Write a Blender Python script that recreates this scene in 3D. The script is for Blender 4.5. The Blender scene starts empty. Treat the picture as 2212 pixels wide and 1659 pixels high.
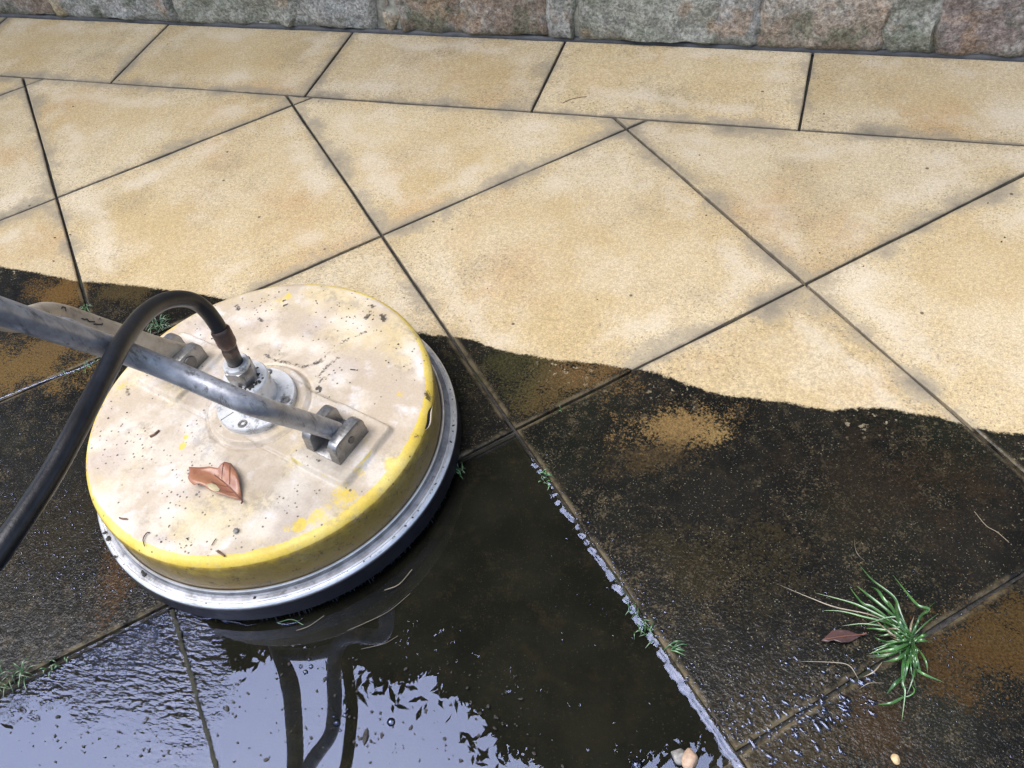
import bpy, bmesh, math, random
import numpy as np
from mathutils import Vector, Matrix

random.seed(7)
RNG = np.random.default_rng(11)
S = bpy.context.scene
COL = S.collection

# ------------------------------------------------------------------ camera
CAM_C = np.array([0.6879405, -1.0131583, 0.97918258])
CAM_R = np.array([[0.94673282, -0.15250271, 0.28361928],
                  [0.29553604, 0.76126508, -0.57717755],
                  [-0.12788831, 0.63025265, 0.76578468]])
CAM_F = 1900.865            # focal length in the 2212 px wide measuring frame
cd = bpy.data.cameras.new('camera')
cam = bpy.data.objects.new('camera', cd)
COL.objects.link(cam)
cd.sensor_width = 36.0
cd.lens = 36.0 * CAM_F / 2212.0
cd.clip_start = 0.02
cd.clip_end = 300
cam.matrix_world = Matrix([[*CAM_R[0], CAM_C[0]], [*CAM_R[1], CAM_C[1]], [*CAM_R[2], CAM_C[2]], [0, 0, 0, 1]])
S.camera = cam

# ------------------------------------------------------------------ sky, sun, exposure
SUN_EL, SUN_AZ = math.radians(70), math.radians(-108)      # azimuth from +y towards +x
w = bpy.data.worlds.new('World')
S.world = w
w.use_nodes = True
wt = w.node_tree
sky = wt.nodes.new('ShaderNodeTexSky')
sky.sky_type = 'NISHITA'
sky.sun_disc = False
sky.sun_elevation = SUN_EL
sky.sun_rotation = SUN_AZ
sky.air_density = 1.0
sky.dust_density = 3.0
sky.ozone_density = 1.0
wt.links.new(sky.outputs[0], wt.nodes['Background'].inputs[0])
wt.nodes['Background'].inputs[1].default_value = 0.07
sl = bpy.data.lights.new('sun', 'SUN')
sl.energy = 1.4
sl.angle = math.radians(62)
sl.color = (0.94, 0.95, 1.0)
sun = bpy.data.objects.new('sun', sl)
COL.objects.link(sun)
sdir = Vector((math.sin(SUN_AZ) * math.cos(SUN_EL), math.cos(SUN_AZ) * math.cos(SUN_EL), math.sin(SUN_EL)))
sun.rotation_euler = sdir.to_track_quat('Z', 'Y').to_euler()
sun.location = sdir * 20
vs = S.view_settings
S.display_settings.display_device = 'sRGB'
vs.view_transform = 'Standard'
vs.look = 'None'
vs.gamma = 1.0
vs.use_curve_mapping = False
vs.exposure = 1.97

# ------------------------------------------------------------------ helpers
def at(px, py, z=0.0):
    """measured photo point (2212 px frame) -> where it lies at height z"""
    d = CAM_R @ np.array([(px - 1106) / CAM_F, -(py - 829.5) / CAM_F, -1.0])
    t = (z - CAM_C[2]) / d[2]
    return CAM_C + t * d

def at_depth(px, py, dep):
    d = CAM_R @ np.array([(px - 1106) / CAM_F, -(py - 829.5) / CAM_F, -1.0])
    return CAM_C + dep * d

def tag(o, label=None, cat=None, group=None, kind=None):
    if label: o['label'] = label
    if cat: o['category'] = cat
    if group: o['group'] = group
    if kind: o['kind'] = kind
    return o

def obj(name, me, mat=None, parent=None):
    o = bpy.data.objects.new(name, me)
    COL.objects.link(o)
    if mat is not None and len(me.materials) == 0:
        me.materials.append(mat)
    if parent is not None:
        o.parent = parent
    return o

def empty(name, loc=(0, 0, 0), rz=0.0):
    o = bpy.data.objects.new(name, None)
    o.empty_display_size = 0.05
    COL.objects.link(o)
    o.location = loc
    o.rotation_euler = (0, 0, rz)
    return o

def mesh(name, V, F, smooth=True):
    me = bpy.data.meshes.new(name)
    me.from_pydata([tuple(map(float, v)) for v in V], [], [tuple(map(int, f)) for f in F])
    me.update()
    if smooth:
        me.polygons.foreach_set('use_smooth', [True] * len(me.polygons))
    return me

def sharp(me, deg=35):
    me.polygons.foreach_set('use_smooth', [True] * len(me.polygons))
    me.set_sharp_from_angle(angle=math.radians(deg))
    return me

def lathe(name, prof, n=96, c=(0, 0), cap_top=False, cap_bot=False, deg=35):
    V, F = [], []
    for r, z in prof:
        for k in range(n):
            a = 2 * math.pi * k / n
            V.append((c[0] + r * math.cos(a), c[1] + r * math.sin(a), z))
    for i in range(len(prof) - 1):
        for k in range(n):
            k2 = (k + 1) % n
            F.append((i * n + k, (i + 1) * n + k, (i + 1) * n + k2, i * n + k2))
    if cap_bot: F.append(tuple(range(n))[::-1] if prof[0][1] < prof[-1][1] else tuple(range(n)))
    if cap_top: F.append(tuple(range((len(prof) - 1) * n, len(prof) * n)))
    me = mesh(name, V, F)
    bm = bmesh.new(); bm.from_mesh(me); bmesh.ops.recalc_face_normals(bm, faces=bm.faces); bm.to_mesh(me); bm.free()
    return sharp(me, deg)

def spline(P, per=8):
    P = [np.array(p, float) for p in P]
    Q = [2 * P[0] - P[1]] + P + [2 * P[-1] - P[-2]]
    out = []
    for i in range(1, len(Q) - 2):
        for k in range(per):
            t = k / per
            p0, p1, p2, p3 = Q[i - 1:i + 3]
            out.append(0.5 * (2 * p1 + (p2 - p0) * t + (2 * p0 - 5 * p1 + 4 * p2 - p3) * t * t + (3 * p1 - p0 - 3 * p2 + p3) * t ** 3))
    out.append(P[-1])
    return out

def smooth_path(P, n=2):
    P = [np.array(p, float) for p in P]
    for _ in range(n):
        P = [P[0]] + [(P[i - 1] + 2 * P[i] + P[i + 1]) / 4 for i in range(1, len(P) - 1)] + [P[-1]]
    return P

def tube(name, P, r, n=16, cap=True, deg=50):
    P = [np.array(p, float) for p in P]
    R = r if hasattr(r, '__len__') else [r] * len(P)
    V, F = [], []
    t0 = P[1] - P[0]; t0 /= np.linalg.norm(t0)
    u = np.cross(t0, (0, 0, 1.0))
    if np.linalg.norm(u) < 1e-3: u = np.cross(t0, (0, 1.0, 0))
    u /= np.linalg.norm(u)
    for i, p in enumerate(P):
        t = P[min(i + 1, len(P) - 1)] - P[max(i - 1, 0)]; t /= np.linalg.norm(t) + 1e-12
        u = u - t * (u @ t); u /= np.linalg.norm(u)
        v = np.cross(t, u)
        for k in range(n):
            a = 2 * math.pi * k / n
            V.append(p + R[i] * (math.cos(a) * u + math.sin(a) * v))
    for i in range(len(P) - 1):
        for k in range(n):
            k2 = (k + 1) % n
            F.append((i * n + k, i * n + k2, (i + 1) * n + k2, (i + 1) * n + k))
    if cap:
        F.append(tuple(range(n))[::-1]); F.append(tuple(range((len(P) - 1) * n, len(P) * n)))
    return sharp(mesh(name, V, F), deg)

def prism_bevel(name, poly, axis_fn, d0, d1, bev=0.0, seg=2, deg=30):
    """extrude a 2D outline along the third axis and bevel its edges"""
    n = len(poly)
    V = [axis_fn(p[0], p[1], d0) for p in poly] + [axis_fn(p[0], p[1], d1) for p in poly]
    F = [tuple(range(n))[::-1], tuple(range(n, 2 * n))] + [(i, (i + 1) % n, n + (i + 1) % n, n + i) for i in range(n)]
    me = mesh(name, V, F, False)
    bm = bmesh.new(); bm.from_mesh(me)
    bmesh.ops.recalc_face_normals(bm, faces=bm.faces)
    if bev:
        ed = [e for e in bm.edges if len(e.link_faces) == 2 and e.calc_face_angle(0) > math.radians(deg)]
        bmesh.ops.bevel(bm, geom=ed, offset=bev, segments=seg, affect='EDGES', profile=0.5, clamp_overlap=True)
    bm.to_mesh(me); bm.free()
    return sharp(me, 28)

def hash2(ix, iy, seed=0):
    h = (ix.astype(np.int64) * 374761393 + iy.astype(np.int64) * 668265263 + seed * 1442695041) & 0xffffffff
    h = ((h ^ (h >> 13)) * 1274126177) & 0xffffffff
    return ((h ^ (h >> 16)) & 0xffff) / 65535.0

def vnoise(x, y, seed=0):
    x = np.asarray(x, float); y = np.asarray(y, float)
    ix = np.floor(x); iy = np.floor(y); fx = x - ix; fy = y - iy
    fx = fx * fx * (3 - 2 * fx); fy = fy * fy * (3 - 2 * fy)
    a = hash2(ix, iy, seed); b = hash2(ix + 1, iy, seed); c = hash2(ix, iy + 1, seed); d = hash2(ix + 1, iy + 1, seed)
    return (a * (1 - fx) + b * fx) * (1 - fy) + (c * (1 - fx) + d * fx) * fy

def fbm(x, y, oct=4, seed=0):
    s = 0; amp = 0.5; tot = 0
    for o in range(oct):
        s = s + amp * vnoise(x * 2 ** o, y * 2 ** o, seed + o); tot += amp; amp *= 0.5
    return s / tot

def sstep(x, a, b):
    t = np.clip((x - a) / (b - a), 0, 1)
    return t * t * (3 - 2 * t)

def seg_dist(x, y, P):
    d = np.full(np.shape(x), 9.0)
    for (ax, ay), (bx, by) in zip(P[:-1], P[1:]):
        dx, dy = bx - ax, by - ay
        t = np.clip(((x - ax) * dx + (y - ay) * dy) / (dx * dx + dy * dy + 1e-12), 0, 1)
        d = np.minimum(d, np.hypot(x - ax - t * dx, y - ay - t * dy))
    return d

def set_attr(me, name, arr):
    a = me.attributes.new(name, 'FLOAT', 'POINT')
    a.data.foreach_set('value', np.asarray(arr, np.float32))

# ------------------------------------------------------------------ shader node builder
class NB:
    def __init__(s, name):
        s.mat = bpy.data.materials.new(name); s.mat.use_nodes = True
        s.nt = s.mat.node_tree; s.nt.nodes.clear()
        s.out = s.nt.nodes.new('ShaderNodeOutputMaterial')
        s._pos = None
    def node(s, t, **p):
        n = s.nt.nodes.new(t)
        for k, v in p.items(): setattr(n, k, v)
        return n
    def set(s, sock, v):
        if isinstance(v, bpy.types.NodeSocket): s.nt.links.new(v, sock)
        elif isinstance(v, (tuple, list)) and len(v) == 3 and sock.type == 'RGBA': sock.default_value = (*v, 1)
        else: sock.default_value = v
    def m(s, op, a, b=0.0, c=0.0, clamp=False):
        n = s.node('ShaderNodeMath', operation=op, use_clamp=clamp)
        s.set(n.inputs[0], a); s.set(n.inputs[1], b)
        if op in ('MULTIPLY_ADD', 'SMOOTH_MIN'): s.set(n.inputs[2], c)
        return n.outputs[0]
    def add(s, a, b): return s.m('ADD', a, b)
    def sub(s, a, b): return s.m('SUBTRACT', a, b)
    def mul(s, a, b): return s.m('MULTIPLY', a, b)
    def mn(s, a, b): return s.m('MINIMUM', a, b)
    def mx(s, a, b): return s.m('MAXIMUM', a, b)
    def step(s, x, a, b, lo=0.0, hi=1.0):
        n = s.node('ShaderNodeMapRange', interpolation_type='SMOOTHSTEP')
        s.set(n.inputs[0], x); s.set(n.inputs[1], a); s.set(n.inputs[2], b); s.set(n.inputs[3], lo); s.set(n.inputs[4], hi)
        return n.outputs[0]
    def mix(s, f, a, b):
        n = s.node('ShaderNodeMix', data_type='RGBA')
        s.set(n.inputs[0], f); s.set(n.inputs[6], a); s.set(n.inputs[7], b)
        return n.outputs[2]
    def mixmul(s, f, a, b):
        n = s.node('ShaderNodeMix', data_type='RGBA', blend_type='MULTIPLY')
        s.set(n.inputs[0], f); s.set(n.inputs[6], a); s.set(n.inputs[7], b)
        return n.outputs[2]
    def grey(s, v):
        n = s.node('ShaderNodeCombineColor')
        for i in range(3): s.set(n.inputs[i], v)
        return n.outputs[0]
    def pos(s):
        if s._pos is None: s._pos = s.node('ShaderNodeNewGeometry').outputs['Position']
        return s._pos
    def objpos(s): return s.node('ShaderNodeTexCoord').outputs['Object']
    def noise(s, vec, scale, detail=2.0, rough=0.5, w=None, dist=0.0):
        n = s.node('ShaderNodeTexNoise')
        if w is not None:
            n.noise_dimensions = '4D'; s.set(n.inputs['W'], w)
        s.set(n.inputs['Vector'], vec); n.inputs['Scale'].default_value = scale
        n.inputs['Detail'].default_value = detail; n.inputs['Roughness'].default_value = rough
        n.inputs['Distortion'].default_value = dist
        return n.outputs[0]
    def voro(s, vec, scale, feature='F1', rnd=1.0):
        n = s.node('ShaderNodeTexVoronoi', feature=feature)
        s.set(n.inputs['Vector'], vec); n.inputs['Scale'].default_value = scale; n.inputs['Randomness'].default_value = rnd
        return n
    def mapping(s, vec, loc=(0, 0, 0), rot=(0, 0, 0), sc=(1, 1, 1), typ='POINT'):
        n = s.node('ShaderNodeMapping', vector_type=typ)
        s.set(n.inputs[0], vec); n.inputs[1].default_value = loc; n.inputs[2].default_value = rot; n.inputs[3].default_value = sc
        return n.outputs[0]
    def xyz(s, vec):
        n = s.node('ShaderNodeSeparateXYZ'); s.set(n.inputs[0], vec); return n.outputs
    def attr(s, name):
        return s.node('ShaderNodeAttribute', attribute_name=name).outputs['Fac']
    def bump(s, h, strength=0.5, dist=0.001, normal=None):
        n = s.node('ShaderNodeBump'); s.set(n.inputs['Strength'], strength); s.set(n.inputs['Distance'], dist); s.set(n.inputs['Height'], h)
        if normal is not None: s.set(n.inputs['Normal'], normal)
        return n.outputs[0]
    def princ(s, **k):
        n = s.node('ShaderNodeBsdfPrincipled')
        for a, v in k.items():
            s.set(n.inputs[a.replace('_', ' ')], v)
        s.nt.links.new(n.outputs[0], s.out.inputs[0])
        return n
    def rand(s): return s.node('ShaderNodeObjectInfo').outputs['Random']

def simple(name, col, rough=0.6, metal=0.0, var=0.25, scale=80, bump=0.0, bscale=200, spec=0.5, coat=0.0):
    b = NB(name); v = b.objpos()
    n = b.noise(v, scale, 4, 0.6)
    c = b.mix(b.step(n, 0.3, 0.7), tuple(x * (1 - var) for x in col), tuple(min(1, x * (1 + var)) for x in col))
    k = dict(Base_Color=c, Roughness=rough, Metallic=metal, Specular_IOR_Level=spec, Coat_Weight=coat)
    if bump: k['Normal'] = b.bump(b.noise(v, bscale, 4, 0.6), bump, 0.001)
    b.princ(**k)
    return b.mat

# ------------------------------------------------------------------ paving layout
TS = 0.5                                     # tile size
D2 = np.array([1, 1]) / 2 ** .5              # lattice axis i
D1 = np.array([1, -1]) / 2 ** .5             # lattice axis j
HDR_Y, WALL_Y = 0.3862, 0.6385
def lat(i, j): return TS * (i * D2 + j * D1)
def to_lat(x, y): return (x * D2[0] + y * D2[1]) / TS, (x * D1[0] + y * D1[1]) / TS

# edge of the cleaned strip: wet, still dirty stone lies on the near side
EDGE = [(-420, 470), (-200, 520), (0, 575), (90, 592), (180, 608), (250, 612), (330, 622), (460, 640), (620, 668), (780, 694), (915, 718), (1000, 730),
        (1080, 755), (1200, 777), (1320, 790), (1400, 803), (1480, 828), (1560, 853), (1640, 862), (1700, 872), (1790, 886), (1870, 881), (1960, 890), (2060, 912),
        (2130, 929), (2212, 938), (2330, 958), (2480, 1000)]
EDGE_W = [at(*p) for p in EDGE]
X0, X1, Y0, Y1 = -2.4, 2.4, -1.2, 0.6

# stains on the wet side: x, y (measuring frame), radii in metres, colour, strength
STAINS = [
    (125, 632, .060, .050, (0.0991, 0.0553, 0.0158), 1.0),
    (40, 785, .130, .060, (0.0991, 0.0606, 0.0184), 1.0),
    (140, 745, .090, .035, (0.0941, 0.058, 0.0211), .9),
    (260, 630, .045, .040, (0.0644, 0.0448, 0.0158), .7),
    (1235, 815, .075, .050, (0.0991, 0.0606, 0.0237), .9),
    (1200, 860, .05, .030, (0.0594, 0.0422, 0.0158), .7),
    (1100, 800, .07, .05, (0.0371, 0.0343, 0.0132), .7),
    (1475, 925, .075, .032, (0.1486, 0.0949, 0.0369), 1.0),
    (1560, 935, .03, .014, (0.1684, 0.1107, 0.0422), 1.0),
    (1420, 990, .05, .03, (0.049, 0.0335, 0.0149), .6),
    (1900, 1060, .12, .08, (0.0193, 0.0134, 0.0082), .5),
    (2040, 1040, .06, .06, (0.021, 0.0134, 0.0074), .4),
    (2140, 1400, .085, .040, (0.0455, 0.026, 0.0082), 1.0),
    (2200, 1335, .06, .035, (0.0455, 0.0279, 0.0093), .9),
    (2030, 1455, .045, .03, (0.0384, 0.0216, 0.0067), .9),
    
    (255, 1225, .026, .075, (0.0419, 0.0205, 0.0059), .9),
    (120, 1150, .07, .08, (0.0175, 0.013, 0.0056), .6),
    (1285, 1470, .08, .03, (0.0122, 0.0093, 0.0044), .6),
    (760, 1400, .07, .03, (0.0105, 0.0074, 0.0037), .6),
    (1700, 1600, .10, .05, (0.028, 0.0205, 0.0093), .8),
    (1900, 1570, .05, .05, (0.028, 0.0156, 0.0059), .7),
    (1550, 1230, .10, .05, (0.028, 0.0216, 0.0093), .5),
    (1280, 1570, .05, .025, (0.0157, 0.0112, 0.0044), .6),
]

def tile_material():
    b = NB('sandstone_paving'); P = b.pos(); x, y, z = b.xyz(P)
    rnd = b.rand(); w4 = b.mul(rnd, 40.0)
    # distance to the tile's own edges (stored on the mesh)
    u1 = b.xyz(b.node('ShaderNodeUVMap', uv_map='low').outputs[0]); u2 = b.xyz(b.node('ShaderNodeUVMap', uv_map='high').outputs[0])
    edge = b.mn(b.mn(u1[0], u1[1]), b.mn(u2[0], u2[1]))
    edge = b.mn(edge, b.m('ABSOLUTE', b.sub(y, HDR_Y)))
    # cleaned / wet boundary
    fc = b.node('ShaderNodeFloatCurve'); cv = fc.mapping.curves[0]
    pts = [((p[0] - X0) / (X1 - X0), (p[1] - Y0) / (Y1 - Y0)) for p in EDGE_W]
    pts = [(0.0, pts[0][1])] + pts + [(1.0, pts[-1][1])]
    while len(cv.points) < len(pts): cv.points.new(0.5, 0.5)
    for q, p in zip(cv.points, pts): q.location = p; q.handle_type = 'AUTO'
    fc.mapping.use_clip = False; fc.mapping.update()
    b.set(fc.inputs['Value'], b.m('DIVIDE', b.sub(x, X0), X1 - X0))
    yb = b.m('MULTIPLY_ADD', fc.outputs[0], Y1 - Y0, Y0)
    wob = b.add(b.mul(b.sub(b.noise(P, 22, 3, 0.6), 0.5), 0.012), b.mul(b.sub(b.noise(P, 260, 2, 0.6), 0.5), 0.011))
    dwet = b.add(b.sub(yb, y), wob)
    wet = b.step(dwet, -0.0025, 0.0025)
    # ---- dry cleaned stone
    n1 = b.noise(P, 4.2, 5, 0.62, w=w4); n2 = b.noise(P, 7.0, 5, 0.62, w=b.add(w4, 7.0)); n3 = b.noise(P, 3.2, 5, 0.6, w=b.add(w4, 19.0))
    c = b.mix(b.step(n1, 0.35, 0.68), (.445, .334, .172), (.515, .420, .265))
    c = b.mix(b.mul(b.step(n2, 0.45, 0.80), 0.7), c, (.57, .49, .37))
    c = b.mix(b.mul(b.step(n3, 0.53, 0.70), 0.8), c, (.455, .305, .152))
    gmask = b.noise(P, 6.0, 5, 0.65, w=b.add(w4, 31.0))
    c = b.mix(b.mul(b.step(gmask, 0.53, 0.72), 0.55), c, (.33, .265, .16))
    grain = b.noise(P, 420, 2, 0.6); grain2 = b.noise(P, 160, 3, 0.6)
    c = b.mixmul(1.0, c, b.grey(b.step(grain, 0.25, 0.75, 0.76, 1.19)))
    c = b.mixmul(1.0, c, b.grey(b.step(grain2, 0.25, 0.75, 0.84, 1.12)))
    pit = b.mul(b.step(b.noise(P, 240, 2, 0.6), 0.565, 0.65), b.step(b.add(gmask, b.step(edge, .11, .0, 0, .20)), 0.40, 0.68))
    c = b.mix(b.mul(pit, .65), c, (.13, .105, .07))
    # dirt left along the joints
    e2 = b.add(edge, b.add(b.mul(b.sub(b.noise(P, 7, 4, 0.65), 0.44), 0.17), b.mul(b.sub(b.noise(P, 90, 4, 0.75), 0.5), 0.034)))
    ed = b.step(e2, 0.042, 0.010)
    ed2 = b.step(e2, 0.018, -0.012)
    gr = b.step(b.add(b.noise(P, 330, 2, 0.7), b.mul(ed, .30)), 0.50, 0.72)
    c = b.mix(b.mul(ed, b.m('MULTIPLY_ADD', gr, .55, .16)), c, (.27, .23, .165))
    c = b.mix(b.mul(ed2, b.m('MULTIPLY_ADD', gr, .50, .22)), c, (.17, .15, .115))
    c = b.mix(b.mul(b.step(b.add(edge, b.mul(b.sub(b.noise(P, 40, 3, .6), .5), .008)), 0.0045, 0.0008), 0.6), c, (.11, .095, .075))
    pale = b.mul(b.step(b.m('ABSOLUTE', b.sub(e2, 0.066)), 0.035, 0.0), b.step(n2, 0.42, 0.6))
    c = b.mix(b.mul(pale, .35), c, (.60, .53, .42))
    vd = b.voro(P, 24); spot = b.mul(b.step(vd.outputs['Distance'], 0.085, 0.05), b.step(b.xyz(vd.outputs['Color'])[0], 0.86, 0.9))
    c = b.mix(b.mul(spot, .85), c, (.06, .05, .035))
    rv = b.step(b.xyz(b.node('ShaderNodeTexWhiteNoise', noise_dimensions='1D').outputs['Color'])[0], 0, 1, 1, 1)
    c = b.mixmul(1.0, c, b.grey(b.m('MULTIPLY_ADD', rnd, 0.16, 0.91)))
    dry = c
    sub = b.node('ShaderNodeAttribute', attribute_type='OBJECT', attribute_name='submerged').outputs['Fac']
    # ---- wet, dirty stone
    g1 = b.noise(P, 9, 4, 0.6, w=w4); g2 = b.noise(P, 380, 2, 0.7); g3 = b.noise(P, 45, 4, 0.65)
    wc = b.mix(b.step(g1, 0.35, 0.68), (.0042, .0043, .0038), (.0100, .0095, .0075))
    wc = b.mix(b.mul(b.step(g3, 0.5, 0.72), .5), wc, (.024, .018, .010))
    wc = b.mix(b.mul(b.step(b.noise(P, 3.1, 2, .5), .5, .7), .4), wc, (.009, .012, .006))
    spk = b.mul(b.step(b.add(g2, b.mul(b.sub(g3, .5), .6)), 0.55, 0.66), b.step(b.noise(P, 6.5, 3, .6), 0.36, 0.64, .10, 1.0))
    wc = b.mix(b.mul(spk, .6), wc, (.085, .066, .038))
    sp3 = b.step(b.noise(P, 520, 1, .5), .70, .745)
    wc = b.mix(b.mul(sp3, .6), wc, (.30, .25, .16))
    wn = b.mul(b.sub(b.noise(P, 13, 7, 0.72), 0.5), 4.6)
    fine = b.mul(b.sub(b.noise(P, 300, 3, .75), .5), 4.2)
    for (sx, sy, rx, ry, col, st) in STAINS:
        q = at(sx, sy)
        vec = b.mapping(P, loc=(q[0], q[1], 0), rot=(0, 0, math.radians(17)), sc=(rx, ry, 1), typ='TEXTURE')
        v2 = b.xyz(vec)
        d = b.m('SQRT', b.add(b.mul(v2[0], v2[0]), b.mul(v2[1], v2[1])))
        mk = b.step(b.add(d, b.add(wn, fine)), 1.05, 0.55)
        wc = b.mix(b.mul(mk, st), wc, b.mixmul(1.0, col, b.grey(b.step(g2, .3, .7, .6, 1.35))))
    # half-cleaned flecks along the border
    fl = b.mul(b.step(dwet, 0.075, 0.0), b.step(b.noise(P, 85, 3, 0.7), 0.60, 0.66))
    fl = b.mul(fl, b.step(b.noise(P, 7, 1, 0.5), 0.5, 0.62))
    wc = b.mix(b.mul(fl, .8), wc, (.34, .28, .18))
    # lime line along the joint edges
    lm = b.mul(b.step(edge, 0.010, 0.003), b.step(b.noise(P, 30, 3, .6), .35, .65))
    wc = b.mix(b.mul(lm, .7), wc, (.15, .12, .07))
    wc = b.mix(b.mul(sub, .72), wc, b.mix(b.mul(b.step(g3, .55, .72), .5), b.mix(b.step(g1, .35, .65), (.0125, .0135, .0115), (.025, .0255, .0205)), (.036, .030, .020)))
    col = b.mix(wet, dry, wc)
    h = b.add(b.mul(grain, .5), b.mul(grain2, .8))
    bd = b.bump(h, 0.35, 0.0012)
    # water film clings to the grain
    film_shade = b.noise(P, 330, 2, 0.55); film2 = b.noise(P, 120, 2, 0.5)
    fz = None
    for (sx, sy, rx, ry) in ((1590, 1540, .13, .075), (1750, 1560, .14, .08), (60, 1390, .2, .04)):
        q = at(sx, sy); vv = b.xyz(b.mapping(P, loc=(q[0], q[1], 0), rot=(0, 0, math.radians(17)), sc=(rx, ry, 1), typ='TEXTURE'))
        k = b.step(b.m('SQRT', b.add(b.mul(vv[0], vv[0]), b.mul(vv[1], vv[1]))), 1.1, .35)
        fz = k if fz is None else b.mx(fz, k)
    wetn = b.bump(b.add(film_shade, b.mul(film2, b.m('MULTIPLY_ADD', fz, .9, .6))), b.m('MULTIPLY_ADD', fz, .4, .45), 0.0016)
    p = b.princ(Base_Color=col, Roughness=b.m('MULTIPLY_ADD', wet, -0.25, 0.88), Normal=bd, Specular_IOR_Level=b.m('MULTIPLY_ADD', b.mx(sub, wet), -.2, .25),
                Coat_Weight=b.mul(b.mul(wet, b.sub(1.0, sub)), b.step(b.noise(P, 110, 3, .6), .38, .62, .25, .95)), Coat_Roughness=0.09, Coat_IOR=1.33, Coat_Normal=wetn)
    return b.mat

def joint_material():
    b = NB('joint_sand'); P = b.pos()
    n = b.noise(P, 180, 4, .7); k = b.noise(P, 14, 3, .6)
    c = b.mix(b.step(n, .35, .7), (.012, .011, .010), (.05, .045, .038))
    c = b.mix(b.mul(b.step(k, .55, .7), .6), c, (.035, .045, .018))
    b.princ(Base_Color=c, Roughness=.75, Normal=b.bump(n, .8, .003))
    return b.mat

M_TILE = tile_material()
M_JOINT = joint_material()
M_SOIL = simple('garden_soil', (.06, .05, .035), .95, bump=.6, scale=6, bscale=40)

def clip(poly, f):
    out = []
    for p, q in zip(poly, poly[1:] + poly[:1]):
        a, c = f(p), f(q)
        if a >= 0: out.append(p)
        if (a >= 0) != (c >= 0):
            t = a / (a - c); out.append((p[0] + t * (q[0] - p[0]), p[1] + t * (q[1] - p[1])))
    return out

def offset_in(poly, d):
    n = len(poly); out = []
    for i in range(n):
        p0, p1, p2 = np.array(poly[i - 1]), np.array(poly[i]), np.array(poly[(i + 1) % n])
        e1 = (p1 - p0) / np.linalg.norm(p1 - p0); e2 = (p2 - p1) / np.linalg.norm(p2 - p1)
        n1 = np.array([-e1[1], e1[0]]); n2 = np.array([-e2[1], e2[0]])
        k = n1 + n2; k /= max(0.3, (k @ k) / 2)
        out.append(tuple(p1 + d * k))
    return out

def make_tile(name, poly, z, lohi, parent, seed, thick=0.035):
    """poly: CCW outline; slightly chipped edge, rounded arris"""
    rr = np.random.default_rng(seed)
    fine = []
    for p, q in zip(poly, poly[1:] + poly[:1]):
        L = math.dist(p, q); n = max(2, int(L / 0.07))
        for k in range(n):
            t = k / n; j = 0 if k == 0 else rr.normal(0, .0007)
            dx, dy = (q[0] - p[0]) / L, (q[1] - p[1]) / L
            fine.append((p[0] + t * (q[0] - p[0]) - dy * j, p[1] + t * (q[1] - p[1]) + dx * j))
    cx = sum(p[0] for p in poly) / len(poly); cy = sum(p[1] for p in poly) / len(poly)
    tx, ty = rr.normal(0, .0009, 2)
    ins = []
    n = len(fine)
    for i in range(n):
        p0, p1, p2 = np.array(fine[i - 1]), np.array(fine[i]), np.array(fine[(i + 1) % n])
        e1 = (p1 - p0) / np.linalg.norm(p1 - p0); e2 = (p2 - p1) / np.linalg.norm(p2 - p1)
        k = np.array([-e1[1], e1[0]]) + np.array([-e2[1], e2[0]]); k /= max(.5, (k @ k) / 2)
        ins.append(tuple(p1 + 0.0022 * k))
    hz = lambda p: z + tx * (p[0] - cx) + ty * (p[1] - cy)
    V = [(p[0], p[1], hz(p)) for p in ins] + [(p[0], p[1], hz(p) - .0016) for p in fine] + [(p[0], p[1], -thick) for p in fine]
    F = [tuple(range(n))] + [(i, n + i, n + (i + 1) % n, (i + 1) % n) for i in range(n)] + [(n + i, 2 * n + i, 2 * n + (i + 1) % n, n + (i + 1) % n) for i in range(n)]
    V = [(a - cx, c - cy, d) for a, c, d in V]
    me = mesh(name, V, F, False)
    ul = me.uv_layers.new(name='low'); uh = me.uv_layers.new(name='high')
    for lp in me.loops:
        v = me.vertices[lp.vertex_index].co
        lo, hi = lohi(v.x + cx, v.y + cy)
        ul.data[lp.index].uv = lo; uh.data[lp.index].uv = hi
    o = obj(name, me, M_TILE, parent); o.location = (cx, cy, 0)
    return o

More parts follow.
